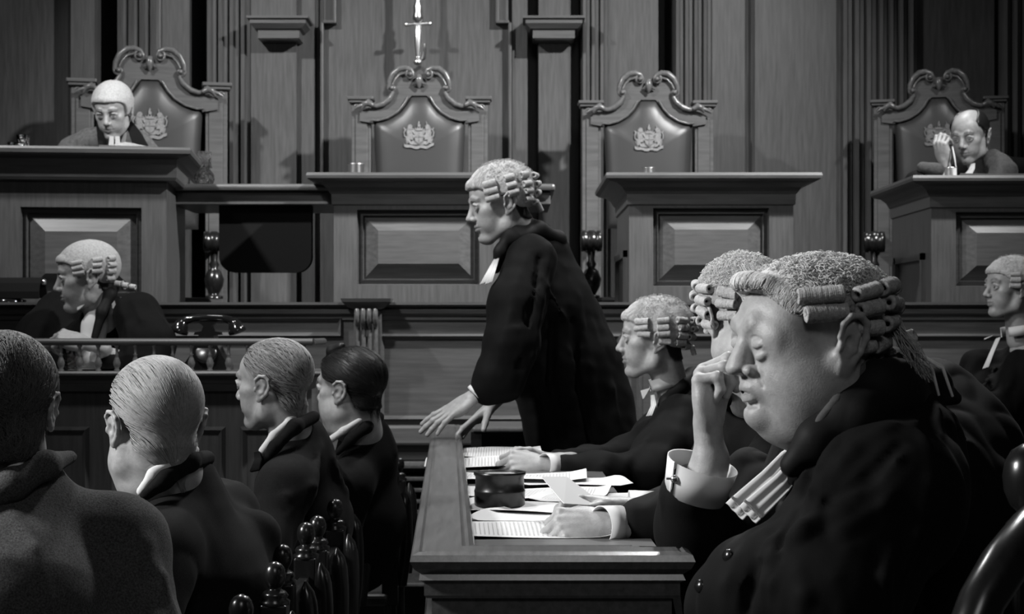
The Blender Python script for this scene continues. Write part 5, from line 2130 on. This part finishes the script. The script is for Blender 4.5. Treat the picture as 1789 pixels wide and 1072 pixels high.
make_wig(T, o3, org, h=.0028, thick=.013, front=.058, frizz=700, seed=11, rings=9, rcurl=.0100, sidez=.016, style=[(66, (.050, .030, .011), .046), (98, (.050, .030, .010, -.010), .040), (130, (.048, .027, .006, -.016), .036), (160, (.046, .022, -.002, -.026), .036)])
under_wig(T, o3, org, neck=(P(1178, 700, 4.95), .050, .058))
G = SDF()
G.ell(P(1215, 900, 5.02), (.17, .20, .30), .05)
G.cone(P(1200, 725, 5.0), P(1205, 830, 5.0), .095, .16, .05)
G.chain([P(1190, 735, 4.80), P(1165, 790, 4.70), P(1120, 838, 4.60), P(1045, 828, 4.53), P(990, 819, 4.505)], [.085, .088, .080, .062, .045], .04)
G.chain([P(1180, 735, 5.18), P(1110, 800, 5.0), P(1030, 812, 4.85), P(975, 806, 4.72)], [.085, .075, .055, .038], .04)
G.cone(P(1140, 760, 4.95), P(1130, 850, 4.95), .06, .10, .04)
for pts in ([(1160, 720), (1130, 770), (1090, 810)], [(1190, 730), (1165, 790), (1120, 850)], [(1100, 800), (1080, 830), (1085, 850)], [(1060, 800), (1050, 820), (1056, 842)]):
    fold(G, pts, .012, .014, 1, (4.2, 5.4))
cloth('gown', G, .010, M['gown'], o3, org, amp=.005, seed=2, lo=(G.lo[0] - .02, G.lo[1] - .02, .55), hi=G.hi + .02)
band('shirt_collar', M['linen'], o3, org, P(1164, 676, 4.93), (-.30, 0, 1), (-1, 0, -.1), .056, .053, .034, .003, gap=70)
strip('wing_tip', [P(1128, 680, 4.88), P(1124, 696, 4.86)], (1, -.3, .3), [.016, .002], .0015, M['linen'], o3, org)
strip('neck_band', [P(1140, 690, 4.86), P(1142, 708, 4.83), P(1134, 726, 4.81)], (1, -.4, .2), [.006, .009, .010], .0012, M['linen'], o3, org, pleat=.001)
GC = SDF()
GC.chain([P(1150, 735, 4.84), P(1165, 702, 4.86), P(1190, 675, 4.90), P(1210, 655, 5.0), P(1190, 675, 5.1)], [.018, .022, .024, .024, .02], .02)
cloth('gown_collar', GC, .006, M['gown_trim'], o3, org, amp=.001, fine=.0005)
band('cuff', M['linen'], o3, org, P(972, 816, 4.505), P(950, 813, 4.50) - P(972, 815, 4.525), (0, .2, -1), .034, .034, .045, .002, gap=2)

# =================================================== 4. the standing barrister
org = P(990, 1072, 5.4) * V(1, 1, 0)
T = TF(P(874, 353, 5.3), facing(8, 13), sc=1.05)
hd = make_head(T, .0024, lids=.25, fade=(.10, -.012, .006), neckto=P(925, 430, 5.36), nr=(.048, .058), jaw=1.15, nose=1.1, tone=dict(browdark=.4))
TA = TF(P(826, 693, 5.12), (-.80, .02, -.55), up=(-.38, -.45, .80), sc=1.08)
ha = make_hand(TA, .0024, arm=P(865, 655, 5.15), side=-1, curl=((-4, 8, 6), (-2, 8, 6), (0, 10, 6), (2, 12, 8)), spread=(7, 1, -6, -14), thumb=(40, 25, 5, 8))
TB = TF(P(862, 705, 5.45), (-.72, -.12, -.66), up=(-.5, .2, .75), sc=1.05)
hb = make_hand(TB, .0026, arm=P(890, 670, 5.5), side=1, curl=((0, 10, 6),) * 4, spread=(8, 2, -5, -12), thumb=(45, 25, 5, 8))
core = body_core([[(P(1005, 740, 5.45), .12), (P(960, 560, 5.42), .15), (P(935, 460, 5.40), .10), (P(918, 420, 5.36), .06)],
                  [(P(1005, 740, 5.41), .09), (P(1000, 900, 5.38), .07), (P(1000, 1052, 5.35), .05)],
                  [(P(1010, 740, 5.60), .09), (P(1025, 900, 5.6), .07), (P(1030, 1045, 5.6), .05)],
                  [(P(935, 470, 5.22), .07), (P(905, 590, 5.16), .05), (P(850, 668, 5.13), .036)],
                  [(P(945, 470, 5.60), .07), (P(935, 590, 5.56), .05), (P(880, 680, 5.48), .036)]])
o4 = person([hd, ha, hb, core], 'barrister standing and leaning forward with both hands on the desk rim', org)
w4 = make_wig(T, o4, org, h=.0028, thick=.014, front=.060, frizz=700, seed=14, rings=9, rcurl=.0105, sidez=.018, style=[(66, (.056, .036, .016), .044), (98, (.062, .040, .018), .036), (128, (.060, .036, .012, -.010), .032), (160, (.055, .03, .004, -.02), .034)])
mb = MB()
mb.tube([P(916, 350, 5.28) - org, P(921, 364, 5.29) - org, P(927, 380, 5.33) - org], [.003, .0028, .003], 8)
mb.build('tail_ribbon', M['linen'], w4)
under_wig(T, o4, org, neck=(P(925, 430, 5.36), .048, .058))
G = SDF()
G.chain([P(932, 455, 5.42), P(948, 540, 5.42), P(980, 650, 5.45), P(1005, 760, 5.45)], [.115, .155, .165, .165], .05)
G.chain([P(1000, 640, 5.45), P(1020, 760, 5.45), P(1028, 900, 5.45), P(1030, 1010, 5.45)], [.17, .165, .17, .18], .05)
G.cone(P(955, 445, 5.42), P(1003, 560, 5.44), .08, .085, .05)
G.cone(P(1003, 560, 5.44), P(1042, 720, 5.46), .085, .095, .05)
G.cone(P(1062, 700, 5.44), P(1075, 800, 5.46), .075, .07, .05)
G.chain([P(928, 455, 5.24), P(905, 530, 5.17), P(895, 600, 5.13), P(868, 660, 5.12), P(852, 680, 5.12)], [.088, .088, .080, .065, .052], .04)
G.cone(P(895, 600, 5.13), P(885, 668, 5.14), .07, .055, .04)
G.chain([P(945, 470, 5.60), P(930, 590, 5.56), P(880, 672, 5.50)], [.09, .075, .045], .04)
G.cone(P(893, 520, 5.30), P(925, 640, 5.35), .075, .09, .04)
for pts, r in (([(925, 440), (900, 500), (885, 580), (868, 640)], .012), ([(960, 430), (945, 520), (930, 620), (905, 680)], .014), ([(985, 470), (975, 600), (985, 700), (1000, 790)], .016),
               ([(955, 560), (945, 640), (955, 720), (975, 785)], .016), ([(1010, 520), (1030, 640), (1050, 780)], .014), ([(1030, 560), (1065, 680), (1080, 790)], .014),
               ([(930, 470), (955, 500), (990, 560)], .010), ([(880, 560), (900, 575), (925, 570)], .010), ([(975, 620), (1000, 700), (1025, 790)], .013)):
    fold(G, pts, r, .014, 1, (4.8, 6.0))
for pts, r in (([(942, 450), (925, 540), (905, 640)], .010), ([(965, 560), (960, 660), (985, 780)], .012), ([(1000, 560), (1010, 680), (1035, 790)], .012)):
    fold(G, pts, r, .012, -1, (4.8, 6.0), inset=.1)
cloth('gown', G, .009, M['gown'], o4, org, amp=.004, freq=(26, 26, 5), seed=6, lo=(G.lo[0] - .02, G.lo[1] - .02, .30), hi=G.hi + .02)
GC = SDF()
GC.chain([P(866, 470, 5.26), P(874, 440, 5.25), P(893, 408, 5.26), P(918, 388, 5.32), P(925, 392, 5.42)], [.016, .020, .024, .024, .02], .02)
GC.chain([P(905, 415, 5.25), P(940, 402, 5.32), P(975, 418, 5.38), P(992, 430, 5.42)], [.024, .030, .026, .008], .02)
cloth('gown_collar', GC, .005, M['gown_trim'], o4, org, amp=.001, fine=.0005)
band('shirt_collar', M['linen'], o4, org, P(898, 428, 5.33), (-.55, 0, 1), (-1, 0, -.5), .056, .052, .030, .003, gap=60)
for dx in (0, 9):
    strip('neck_band', [P(866 + dx * .3, 452, 5.24 - dx * .006), P(856 + dx * .6, 472, 5.22 - dx * .006), P(845 + dx, 494, 5.20 - dx * .006)], (1, -.5, .35), [.008, .012, .015], .0012, M['linen'], o4, org, pleat=.0012)
band('cuff', M['linen'], o4, org, P(836, 685, 5.12), P(826, 693, 5.12) - P(842, 676, 5.12), (0, -.2, -1), .034, .035, .012, .002, gap=4)
for xx, D_ in ((1000, 5.35), (1028, 5.6)):
    sh_ = SDF()
    b0 = P(xx, 575, D_) * V(1, 1, 0)
    sh_.ell(b0 + V(-.05, 0, .035), (.14, .048, .04), .02)
    sh_.cone(b0 + V(.04, 0, .05), b0 + V(.04, 0, .12), .045, .045, .02)
    cloth('shoe', sh_, .01, M['black'], o4, org, amp=0, fine=0)

# =================================================== 5. barrister at the right edge, further back
org = P(1800, 1072, 6.078) * V(1, 1, 0)
T = TF(P(1765, 501, 5.984), facing(12, 0), sc=.935)
hd = make_head(T, .003, lids=.35, fade=(.10, -.012, .006), neckto=P(1785, 590, 6.031), nr=(.052, .06), jaw=1.1, tone=dict(browdark=.4))
core = body_core([[(P(1810, 900, 6.078), .14), (P(1805, 720, 6.078), .15), (P(1790, 610, 6.031), .07)]])
o5 = person([hd, core], 'grave bewigged barrister in black at the right edge, looking left', org)
make_wig(T, o5, org, h=.0035, thick=.013, front=.055, frizz=300, seed=21, rings=8, style=[(70, (.046, .026, .006), .042), (105, (.046, .024, .002, -.018), .038)])
G = SDF()
G.ell(P(1815, 760, 6.078), (.24, .22, .32), .05)
G.cone(P(1800, 620, 6.059), P(1800, 690, 6.059), .09, .17, .06)
G.chain([P(1790, 650, 5.891), P(1735, 735, 5.750), P(1700, 690, 5.704)], [.09, .075, .05], .05)
G.chain([P(1760, 650, 6.171), P(1710, 640, 6.124), P(1700, 720, 5.984)], [.09, .06, .08], .05)
fold(G, [(1740, 640), (1715, 680), (1700, 710)], .012, .014, 1, (5.3, 6.6))
fold(G, [(1789, 640), (1750, 690), (1720, 730)], .012, .014, 1, (5.3, 6.6))
cloth('gown', G, .012, M['gown'], o5, org, amp=.006, lo=(G.lo[0] - .02, G.lo[1] - .02, .5), hi=G.hi + .02)
band('shirt_collar', M['linen'], o5, org, P(1778, 585, 6.012), (-.15, 0, 1), (-1, -.3, 0), .058, .056, .035, .003, gap=50)
strip('wing_tip', [P(1728, 588, 5.909), P(1722, 592, 5.909)], (1, -.3, .4), [.018, .006], .0015, M['linen'], o5, org)
strip('neck_band', [P(1744, 590, 5.919), P(1733, 615, 5.862), P(1722, 642, 5.816)], (1, -.3, .4), [.010, .010, .012], .0012, M['linen'], o5, org, pleat=.001)

# =================================================== 6. judge reading at the far left
org = P(195, 575, 8.05) * V(1, 1, 0) + V(0, 0, 1.0)
T = TF(P(197, 192, 7.75), facing(84, 24), sc=1.08)
hd = make_head(T, .003, lids=.8, neckto=P(195, 262, 7.9), nr=(.050, .06), tone=dict(browdark=.4))
TA = TF(P(250, 262, 7.45), (-.7, -.5, .1), up=(.1, -.5, .8), sc=1.0)
ha = make_hand(TA, .003, side=1, curl=((20, 30, 15),) * 4, thumb=(40, 20, 10, 10))
core = body_core([[(P(190, 420, 8.0), .14), (P(192, 300, 7.95), .13), (P(195, 250, 7.9), .07)]])
o6 = person([hd, ha, core], 'old judge in a short wig bent over his papers at the far left desk', org)
make_wig(T, o6, org, h=.0032, thick=.015, front=.060, back=-.06, frizz=0, seed=31, rings=6, sidez=-.022, tail=False, style=[(150, (.02, -.01, -.04), .035)])
G = SDF()
G.ell(P(192, 350, 8.0), (.24, .17, .26), .05)
G.chain([P(130, 265, 7.95), P(160, 250, 7.93), P(235, 250, 7.93), P(258, 272, 7.95)], [.075, .07, .06, .07], .05)
G.chain([P(130, 270, 7.95), P(105, 330, 7.7), P(160, 300, 7.5)], [.08, .07, .06], .05)
cloth('robe', G, .010, M['fur'], o6, org, amp=.005, lo=(G.lo[0] - .02, G.lo[1] - .02, 1.3), hi=G.hi + .02)
strip('scarf', [P(226, 214, 7.78), P(236, 232, 7.74), P(246, 255, 7.70), P(250, 285, 7.70)], (1, -.2, .1), [.018, .030, .036, .04], .006, M['baize'], o6, org)
strip('scarf', [P(172, 214, 7.80), P(176, 232, 7.76), P(180, 262, 7.70)], (1, .2, .1), [.012, .018, .02], .006, M['baize'], o6, org)
for g in (-5, 5):
    strip('neck_band', [P(200 + g, 238, 7.70), P(200 + g * 1.2, 262, 7.66)], (1, 0, 0), [.010, .014], .001, M['linen'], o6, org)

# =================================================== 7. bald man at the far right desk
org = P(1700, 575, 8.0) * V(1, 1, 0) + V(0, 0, 1.0)
T = TF(P(1694, 236, 7.62), facing(52, 17), sc=1.06)
hd = make_head(T, .003, lids=.7, neckto=P(1722, 312, 7.8), nr=(.052, .06), tone=dict(browdark=.35))
TA = TF(P(1650, 282, 7.45), (-.25, -.1, 1), up=(-.8, -.6, 0), sc=1.0)
ha = make_hand(TA, .003, arm=P(1640, 320, 7.45), side=1, curl=((40, 50, 20), (45, 60, 25), (50, 65, 30), (55, 65, 30)), thumb=(35, 20, 10, 10))
core = body_core([[(P(1730, 420, 8.0), .14), (P(1735, 340, 7.95), .13), (P(1722, 300, 7.85), .07)]])
o7 = person([hd, ha, core], 'bald-browed man in black leaning on the far right desk, pen in hand', org)
scalp(T, o7, org, lambda v: np.clip(np.minimum((v[:, 2] - np.interp(v[:, 0], [-.2, -.06, -.036, -.028, .012, .025, .045, .055], [-.06, -.06, -.02, .012, .014, .030, .045, .2])) / .01, (np.abs(v[:, 1]) - np.interp(v[:, 0], [-.09, -.05, .0, .05], [-.02, .02, .045, .054])) / .01), 0, 1), .009, 'hairdark', h=.004)
G = SDF()
G.ell(P(1735, 400, 8.0), (.25, .17, .24), .05)
G.chain([P(1670, 312, 7.8), P(1725, 300, 7.9), P(1790, 305, 7.9)], [.07, .085, .08], .05)
G.chain([P(1660, 320, 7.75), P(1610, 340, 7.6), P(1600, 320, 7.45)], [.075, .065, .06], .05)
cloth('coat', G, .010, M['gown'], o7, org, amp=.005, lo=(G.lo[0] - .02, G.lo[1] - .02, 1.3), hi=G.hi + .02)
G = SDF()
G.chain([P(1738, 282, 7.62), P(1752, 300, 7.55), P(1740, 320, 7.5)], [.055, .062, .05], .03)
cloth('robe_sleeve', G, .008, M['judge'], o7, org, amp=.004)
G = SDF()
G.chain([P(1612, 292, 7.42), P(1638, 297, 7.42)], [.026, .034], .02)
cloth('robe_cuff', G, .006, M['judge'], o7, org, amp=.002)
strip('neck_band', [P(1700, 286, 7.58), P(1697, 296, 7.55), P(1690, 306, 7.5)], (1, -.2, .2), [.010, .016, .022], .0015, M['linen'], o7, org, pleat=.001)
mb = MB()
pc = P(1668, 262, 7.40)
mb.tube([P(1664, 256, 7.40) - pc, P(1667, 272, 7.38) - pc, P(1671, 296, 7.36) - pc], [.0035, .0045, .002], 8)
op = mb.build('pen', M['paper'], None)
op.location = tuple(pc)
tag(op, 'pale pen held upright by the bald man at far right', 'pen')

# =================================================== 8. the clerk
org = P(170, 575, 6.124) * V(1, 1, 0)
T = TF(P(151, 482, 5.978), facing(16, 8), sc=1.07)
hd = make_head(T, .0028, lids=.7, fade=(.10, -.012, .006), neckto=P(178, 560, 6.026), nr=(.050, .06), tone=dict(browdark=.5))
TA = TF(P(150, 600, 5.783), (-1, .0, .25), up=(.1, -.6, .8), sc=1.08)
ha = make_hand(TA, .0028, arm=P(185, 620, 5.803), side=-1, curl=((50, 65, 30),) * 4, thumb=(35, 10, 25, 20))
TB = TF(P(85, 603, 5.881), (.9, -.1, .35), up=(.1, .1, .9), sc=1.05)
hb = make_hand(TB, .0028, arm=P(50, 625, 5.929), side=1, curl=((45, 60, 30),) * 4, thumb=(35, 10, 25, 20))
core = body_core([[(P(190, 760, 6.172), .14), (P(190, 650, 6.172), .15), (P(180, 560, 6.075), .07)],
                  [(P(245, 560, 5.929), .06), (P(255, 640, 5.832), .05), (P(175, 615, 5.803), .036)],
                  [(P(110, 550, 6.269), .06), (P(30, 640, 6.026), .05), (P(60, 618, 5.929), .036)]])
o8 = person([hd, ha, hb, core], 'bewigged clerk in a black gown seated behind the balustrade, looking left', org)
make_wig(T, o8, org, h=.003, thick=.012, front=.058, back=-.040, frizz=0, seed=41, rings=8, rcurl=.0095, sidez=.012, style=[(70, (.046, .029, .012), .040), (103, (.048, .030, .012), .036), (132, (.046, .026, .006, -.016), .032)], capdisp=.5)
w8 = o8.children[0]
for i in range(3):
    cv, cf = curl_mesh(P(206 + i * 13, 495 + i * 3, 5.949), V(1, -.2, -.15), .024, .010, 7, 14, i)
    link('curl', np_mesh('curl', cv - org, cf), M['wig'], w8)
under_wig(T, o8, org, neck=(P(178, 560, 6.026), .050, .06))
G = SDF()
G.ell(P(185, 680, 6.172), (.24, .20, .30), .05)
G.cone(P(190, 560, 6.094), P(190, 620, 6.124), .10, .17, .06)
G.chain([P(100, 545, 6.269), P(70, 590, 6.172), P(35, 640, 6.026), P(50, 630, 5.949)], [.085, .085, .075, .05], .05)
G.chain([P(240, 550, 5.949), P(262, 600, 5.881), P(255, 650, 5.832), P(195, 635, 5.813)], [.09, .088, .075, .05], .05)
for pts in ([(230, 520), (250, 560), (262, 610)], [(210, 525), (222, 570), (225, 620)], [(255, 520), (280, 560), (288, 600)], [(95, 530), (75, 570), (62, 600)]):
    fold(G, pts, .012, .014, 1, (5.4, 6.6))
# open front over the shirt
G.cone(P(162, 540, 5.929), P(155, 640, 5.851), .020, .035, .015, -1)
cloth('gown', G, .009, M['gown'], o8, org, amp=.004, seed=4, lo=(G.lo[0] - .02, G.lo[1] - .02, .7), hi=G.hi + .02)
SH = SDF()
SH.chain([P(178, 535, 5.997), P(165, 570, 5.958), P(158, 630, 5.910)], [.036, .042, .05], .03)
cloth('shirt_front', SH, .006, M['linen'], o8, org, amp=.001, fine=.0005)
band('shirt_collar', M['linen'], o8, org, P(174, 545, 6.017), (-.35, 0, 1), (-1, -.3, 0), .055, .052, .032, .003, gap=40)
strip('wing_tip', [P(142, 533, 5.929), P(136, 541, 5.910)], (1, -.3, .3), [.018, .003], .0015, M['linen'], o8, org)
GC = SDF()
GC.chain([P(165, 590, 5.890), P(178, 545, 5.910), P(192, 515, 5.949), P(200, 500, 6.046)], [.014, .020, .022, .02], .02)
cloth('gown_collar', GC, .006, M['gown_trim'], o8, org, amp=.001, fine=.0005)
band('cuff', M['linen'], o8, org, P(178, 617, 5.803), (-1, 0, .3), (0, -.3, -1), .036, .038, .03, .002, gap=4)


# =================================================== the four spectators at the left
def jacket(parent, org, N, SL, SR, EL, ER, hip, m, h=.008, sh=.075, chest=.15, folds=(), seed=1, rng=(2.3, 5.5), extra=None, amp=.003, zlo=.45):
    G = SDF()
    N, SL, SR, EL, ER, hip = [V(*a) for a in (N, SL, SR, EL, ER, hip)]
    mid = (SL + SR) / 2
    G.cone(N + V(0, 0, .004), N + V(0, 0, -.05), .066, .085, .03)
    G.cone(N + V(0, 0, -.04), mid + V(0, 0, -.08), .074, chest * .95, .06)
    G.cone(mid + V(0, 0, -.14), hip, chest, chest * 1.12, .07)
    for s_, e_ in ((SL, EL), (SR, ER)):
        G.cone(N + V(0, 0, -.055), s_ + V(0, 0, .004), .060, sh * .92, .05)
        G.cone(s_, e_, sh, sh * .82, .045)
    if extra:
        extra(G)
    for pts, r, sg in folds:
        fold(G, pts, r, .014, sg, rng, inset=.35 if sg > 0 else .1)
    return cloth('jacket', G, h, M[m], parent, org, amp=amp, freq=(14, 14, 7), seed=seed, fine=.0008, lo=(G.lo[0] - .02, G.lo[1] - .02, zlo), hi=G.hi + .02)


def coat_collar(parent, org, pts, rs, m, h=.005):
    S = SDF()
    S.chain([P(*p) for p in pts], rs, .015)
    return cloth('jacket_collar', S, h, M[m], parent, org, amp=.0006, fine=.0004)


def flow_back(p):
    return np.stack([-np.ones(len(p)), np.sign(p[:, 1]) * .15, np.full(len(p), -.55)], 1)


# 9. nearest man, tweed jacket
org = P(0, 575, 2.674) * V(1, 1, 0)
T = TF(P(8, 706, 2.626), facing(-82, 6), sc=.96)
hd = make_head(T, .0022, lids=.5, neckto=P(10, 850, 2.636), nr=(.052, .062), ears=1.05, fade=(.22, .024, .016))
core = body_core([[(P(40, 1350, 2.674), .15), (P(40, 1100, 2.674), .16), (P(20, 880, 2.655), .08)]])
o9 = person([hd, core], 'man with tousled iron-grey hair and a tweed jacket, seen from behind at lower left', org)
scalp(T, o9, org, hairline([-.2, -.06, -.045, -.036, -.028, .012, .02, .05, .2], [-.106, -.106, -.095, -.045, .004, .008, .02, .07, .08], soft=.018), .012, 'hairmid', h=.003,
      flow=lambda p: np.stack([-.5 - p[:, 1] * 4, -p[:, 1] * 3 - .5, np.full(len(p), -.9)], 1), cnt=4600, seed=4, L=.055, w_=.0008, lift=.004, jit=.38, lump=.0018, strandm='hairgrey', neck=(P(10, 850, 2.636), .052, .062))
jacket(o9, org, P(25, 838, 2.655), P(-190, 930, 2.502), P(200, 954, 2.674), P(-240, 1200, 2.435), P(268, 1190, 2.579), P(40, 1300, 2.674), 'tweed', h=.007, sh=.082, chest=.165, zlo=.55,
       folds=[([(20, 900), (60, 960), (80, 1050)], .010, 1), ([(200, 880), (250, 950), (290, 1050)], .010, 1), ([(230, 960), (280, 1010), (300, 1072)], .012, 1)])
S_ = SDF()
S_.chain([P(-90, 900, 2.559), P(-40, 880, 2.540), P(20, 846, 2.559), P(80, 812, 2.598), P(122, 798, 2.674)], [.020, .024, .026, .022, .012], .015)
cloth('jacket_collar', S_, .005, M['tweed'], o9, org, amp=.0006, fine=.0004)
S_ = SDF()
S_.chain([P(-60, 862, 2.550), P(-5, 840, 2.555), P(30, 817, 2.569), P(60, 797, 2.598)], [.010, .011, .011, .008], .01)
cloth('shirt_collar', S_, .004, M['linen'], o9, org, amp=0, fine=.0003)

# 10. sleek-haired man in black
org = P(330, 575, 3.244) * V(1, 1, 0)
T = TF(P(270, 733, 3.111), facing(-58, 2), sc=1.07)
hd = make_head(T, .0022, lids=.6, neckto=P(305, 860, 3.152), nr=(.058, .066), fat=.25, ears=1.05, fade=(.42, -.020, .020))
core = body_core([[(P(370, 1300, 3.244), .15), (P(350, 1050, 3.244), .15), (P(310, 870, 3.172), .08)]])
o10 = person([hd, core], 'man with sleek silver-grey hair in a black jacket, seen from behind', org)
scalp(T, o10, org, hairline([-.2, -.06, -.045, -.036, -.028, .012, .02, .04, .06, .2], [-.064, -.064, -.056, -.026, .012, .016, .040, .058, .075, .11], soft=.026), .0055, 'hairgrey', h=.003,
      flow=lambda p: np.stack([-np.ones(len(p)), np.full(len(p), -.25), -.25 - 2.5 * np.clip(-p[:, 0], 0, 1) * 3], 1), cnt=3000, seed=6, L=.085, w_=.0009, lift=.0016, jit=.05, headk=dict(fat=.25), strandm='hairlight', neck=(P(305, 860, 3.152), .058, .066))
jacket(o10, org, P(315, 838, 3.172), P(268, 985, 2.96), P(388, 906, 3.358), P(215, 1150, 2.802), P(420, 1000, 3.275), P(360, 1250, 3.244), 'suit', h=.008, sh=.080, chest=.16, seed=2,
       extra=lambda G: G.cone(P(440, 938, 3.244), P(330, 1090, 3.039), .058, .050, .04),
       amp=.006)
coat_collar(o10, org, [(255, 862, 3.018), (285, 838, 3.028), (330, 806, 3.080), (362, 800, 3.183)], [0.0125, 0.0172, 0.0187, 0.0156], 'suit')
S_ = SDF()
S_.chain([P(246, 858, 3.018), P(268, 828, 3.023), P(305, 800, 3.049), P(340, 786, 3.121)], [.009, .011, .011, .010], .01)
cloth('shirt_collar', S_, .004, M['linen'], o10, org, amp=0, fine=.0003)

# 11. balding man with a tie
org = P(520, 575, 4.3) * V(1, 1, 0)
T = TF(P(478, 668, 4.2), facing(-24, 3), sc=1.0)
hd = make_head(T, .0024, lids=.5, neckto=P(515, 780, 4.25), nr=(.052, .062), fade=(.35, .0, .022))
core = body_core([[(P(515, 1000, 4.35), .12), (P(515, 880, 4.35), .12), (P(510, 790, 4.27), .06)]])
o11 = person([hd, core], 'balding grey-haired man in a dark suit and tie, half turned to the left', org)
scalp(T, o11, org, lambda v: np.clip((v[:, 2] - np.interp(v[:, 0], [-.2, -.06, -.045, -.036, -.028, .012, .02, .05, .06], [-.078, -.078, -.06, -.03, .010, .014, .030, .045, .2])) / .022, 0, 1), .005, 'hairgrey', h=.0035,
      flow=lambda p: np.stack([-np.ones(len(p)), np.full(len(p), 0.), np.full(len(p), -.8)], 1), cnt=1300, seed=9, L=.06, w_=.0009, lift=.002, jit=.2, strandm='hairlight', neck=(P(515, 780, 4.25), .052, .062))
jacket(o11, org, P(520, 762, 4.27), P(498, 852, 4.06), P(550, 832, 4.52), P(470, 960, 3.95), P(572, 930, 4.5), P(505, 1000, 4.35), 'suit', h=.009, sh=.072, chest=.132, seed=3,
       folds=[([(560, 780), (545, 850), (500, 900)], .012, 1), ([(450, 880), (500, 870), (540, 850)], .010, 1), ([(580, 800), (600, 860), (605, 920)], .010, 1)])
coat_collar(o11, org, [(455, 815, 4.08), (480, 780, 4.09), (515, 745, 4.13), (548, 728, 4.22)], [0.0094, 0.0140, 0.0187, 0.0172], 'suit')
S_ = SDF()
S_.chain([P(458, 787, 4.10), P(478, 760, 4.11), P(505, 735, 4.14), P(530, 722, 4.2)], [.010, .010, .009, .008], .01)
cloth('shirt_collar', S_, .004, M['linen'], o11, org, amp=0, fine=.0003)
strip('tie', [P(450, 790, 4.08), P(452, 803, 4.06), P(446, 822, 4.05)], (.8, -.5, .2), [.009, .012, .016], .004, M['baize'], o11, org)

# 12. black-haired man
org = P(640, 575, 4.85) * V(1, 1, 0)
T = TF(P(612, 676, 4.7), facing(-28, 2), sc=1.0)
hd = make_head(T, .0026, lids=.5, neckto=P(638, 780, 4.75), nr=(.054, .062), fat=.2, fade=(.2, .0, .016))
core = body_core([[(P(615, 960, 4.85), .11), (P(622, 870, 4.85), .11), (P(632, 790, 4.77), .06)]])
o12 = person([hd, core], 'man with slick black hair and dark suit, furthest of the four on the left', org)
scalp(T, o12, org, hairline([-.2, -.06, -.045, -.036, -.028, .012, .02, .045, .065, .2], [-.072, -.072, -.06, -.03, .008, .010, .012, .020, .062, .075], soft=.018), .010, 'hairdark', h=.003,
      flow=flow_back, cnt=1500, seed=12, L=.05, w_=.0006, lift=.002, jit=.12, headk=dict(fat=.2), neck=(P(638, 780, 4.75), .054, .062))
S_ = SDF()
S_.chain([T.pt(.082, -.02, .090), T.pt(.060, .0, .108), T.pt(.02, .01, .120)], [.014, .018, .012], .01)
cloth('quiff', S_, .004, M['hairdark'], o12, org, amp=.0005, fine=.0008)
jacket(o12, org, P(640, 765, 4.77), P(608, 850, 4.62), P(654, 832, 4.98), P(590, 960, 4.6), P(660, 910, 4.98), P(615, 960, 4.85), 'suit', h=.010, sh=.070, chest=.125, seed=5,
       folds=[([(670, 740), (690, 790), (700, 850)], .010, 1)])
coat_collar(o12, org, [(590, 790, 4.64), (612, 768, 4.63), (640, 745, 4.66), (662, 728, 4.76)], [0.0094, 0.0140, 0.0172, 0.0156], 'suit')
S_ = SDF()
S_.chain([P(580, 766, 4.65), P(600, 752, 4.64), P(628, 733, 4.65), P(652, 718, 4.72)], [.011, .010, .008, .008], .01)
cloth('shirt_collar', S_, .004, M['linen'], o12, org, amp=0, fine=.0003)
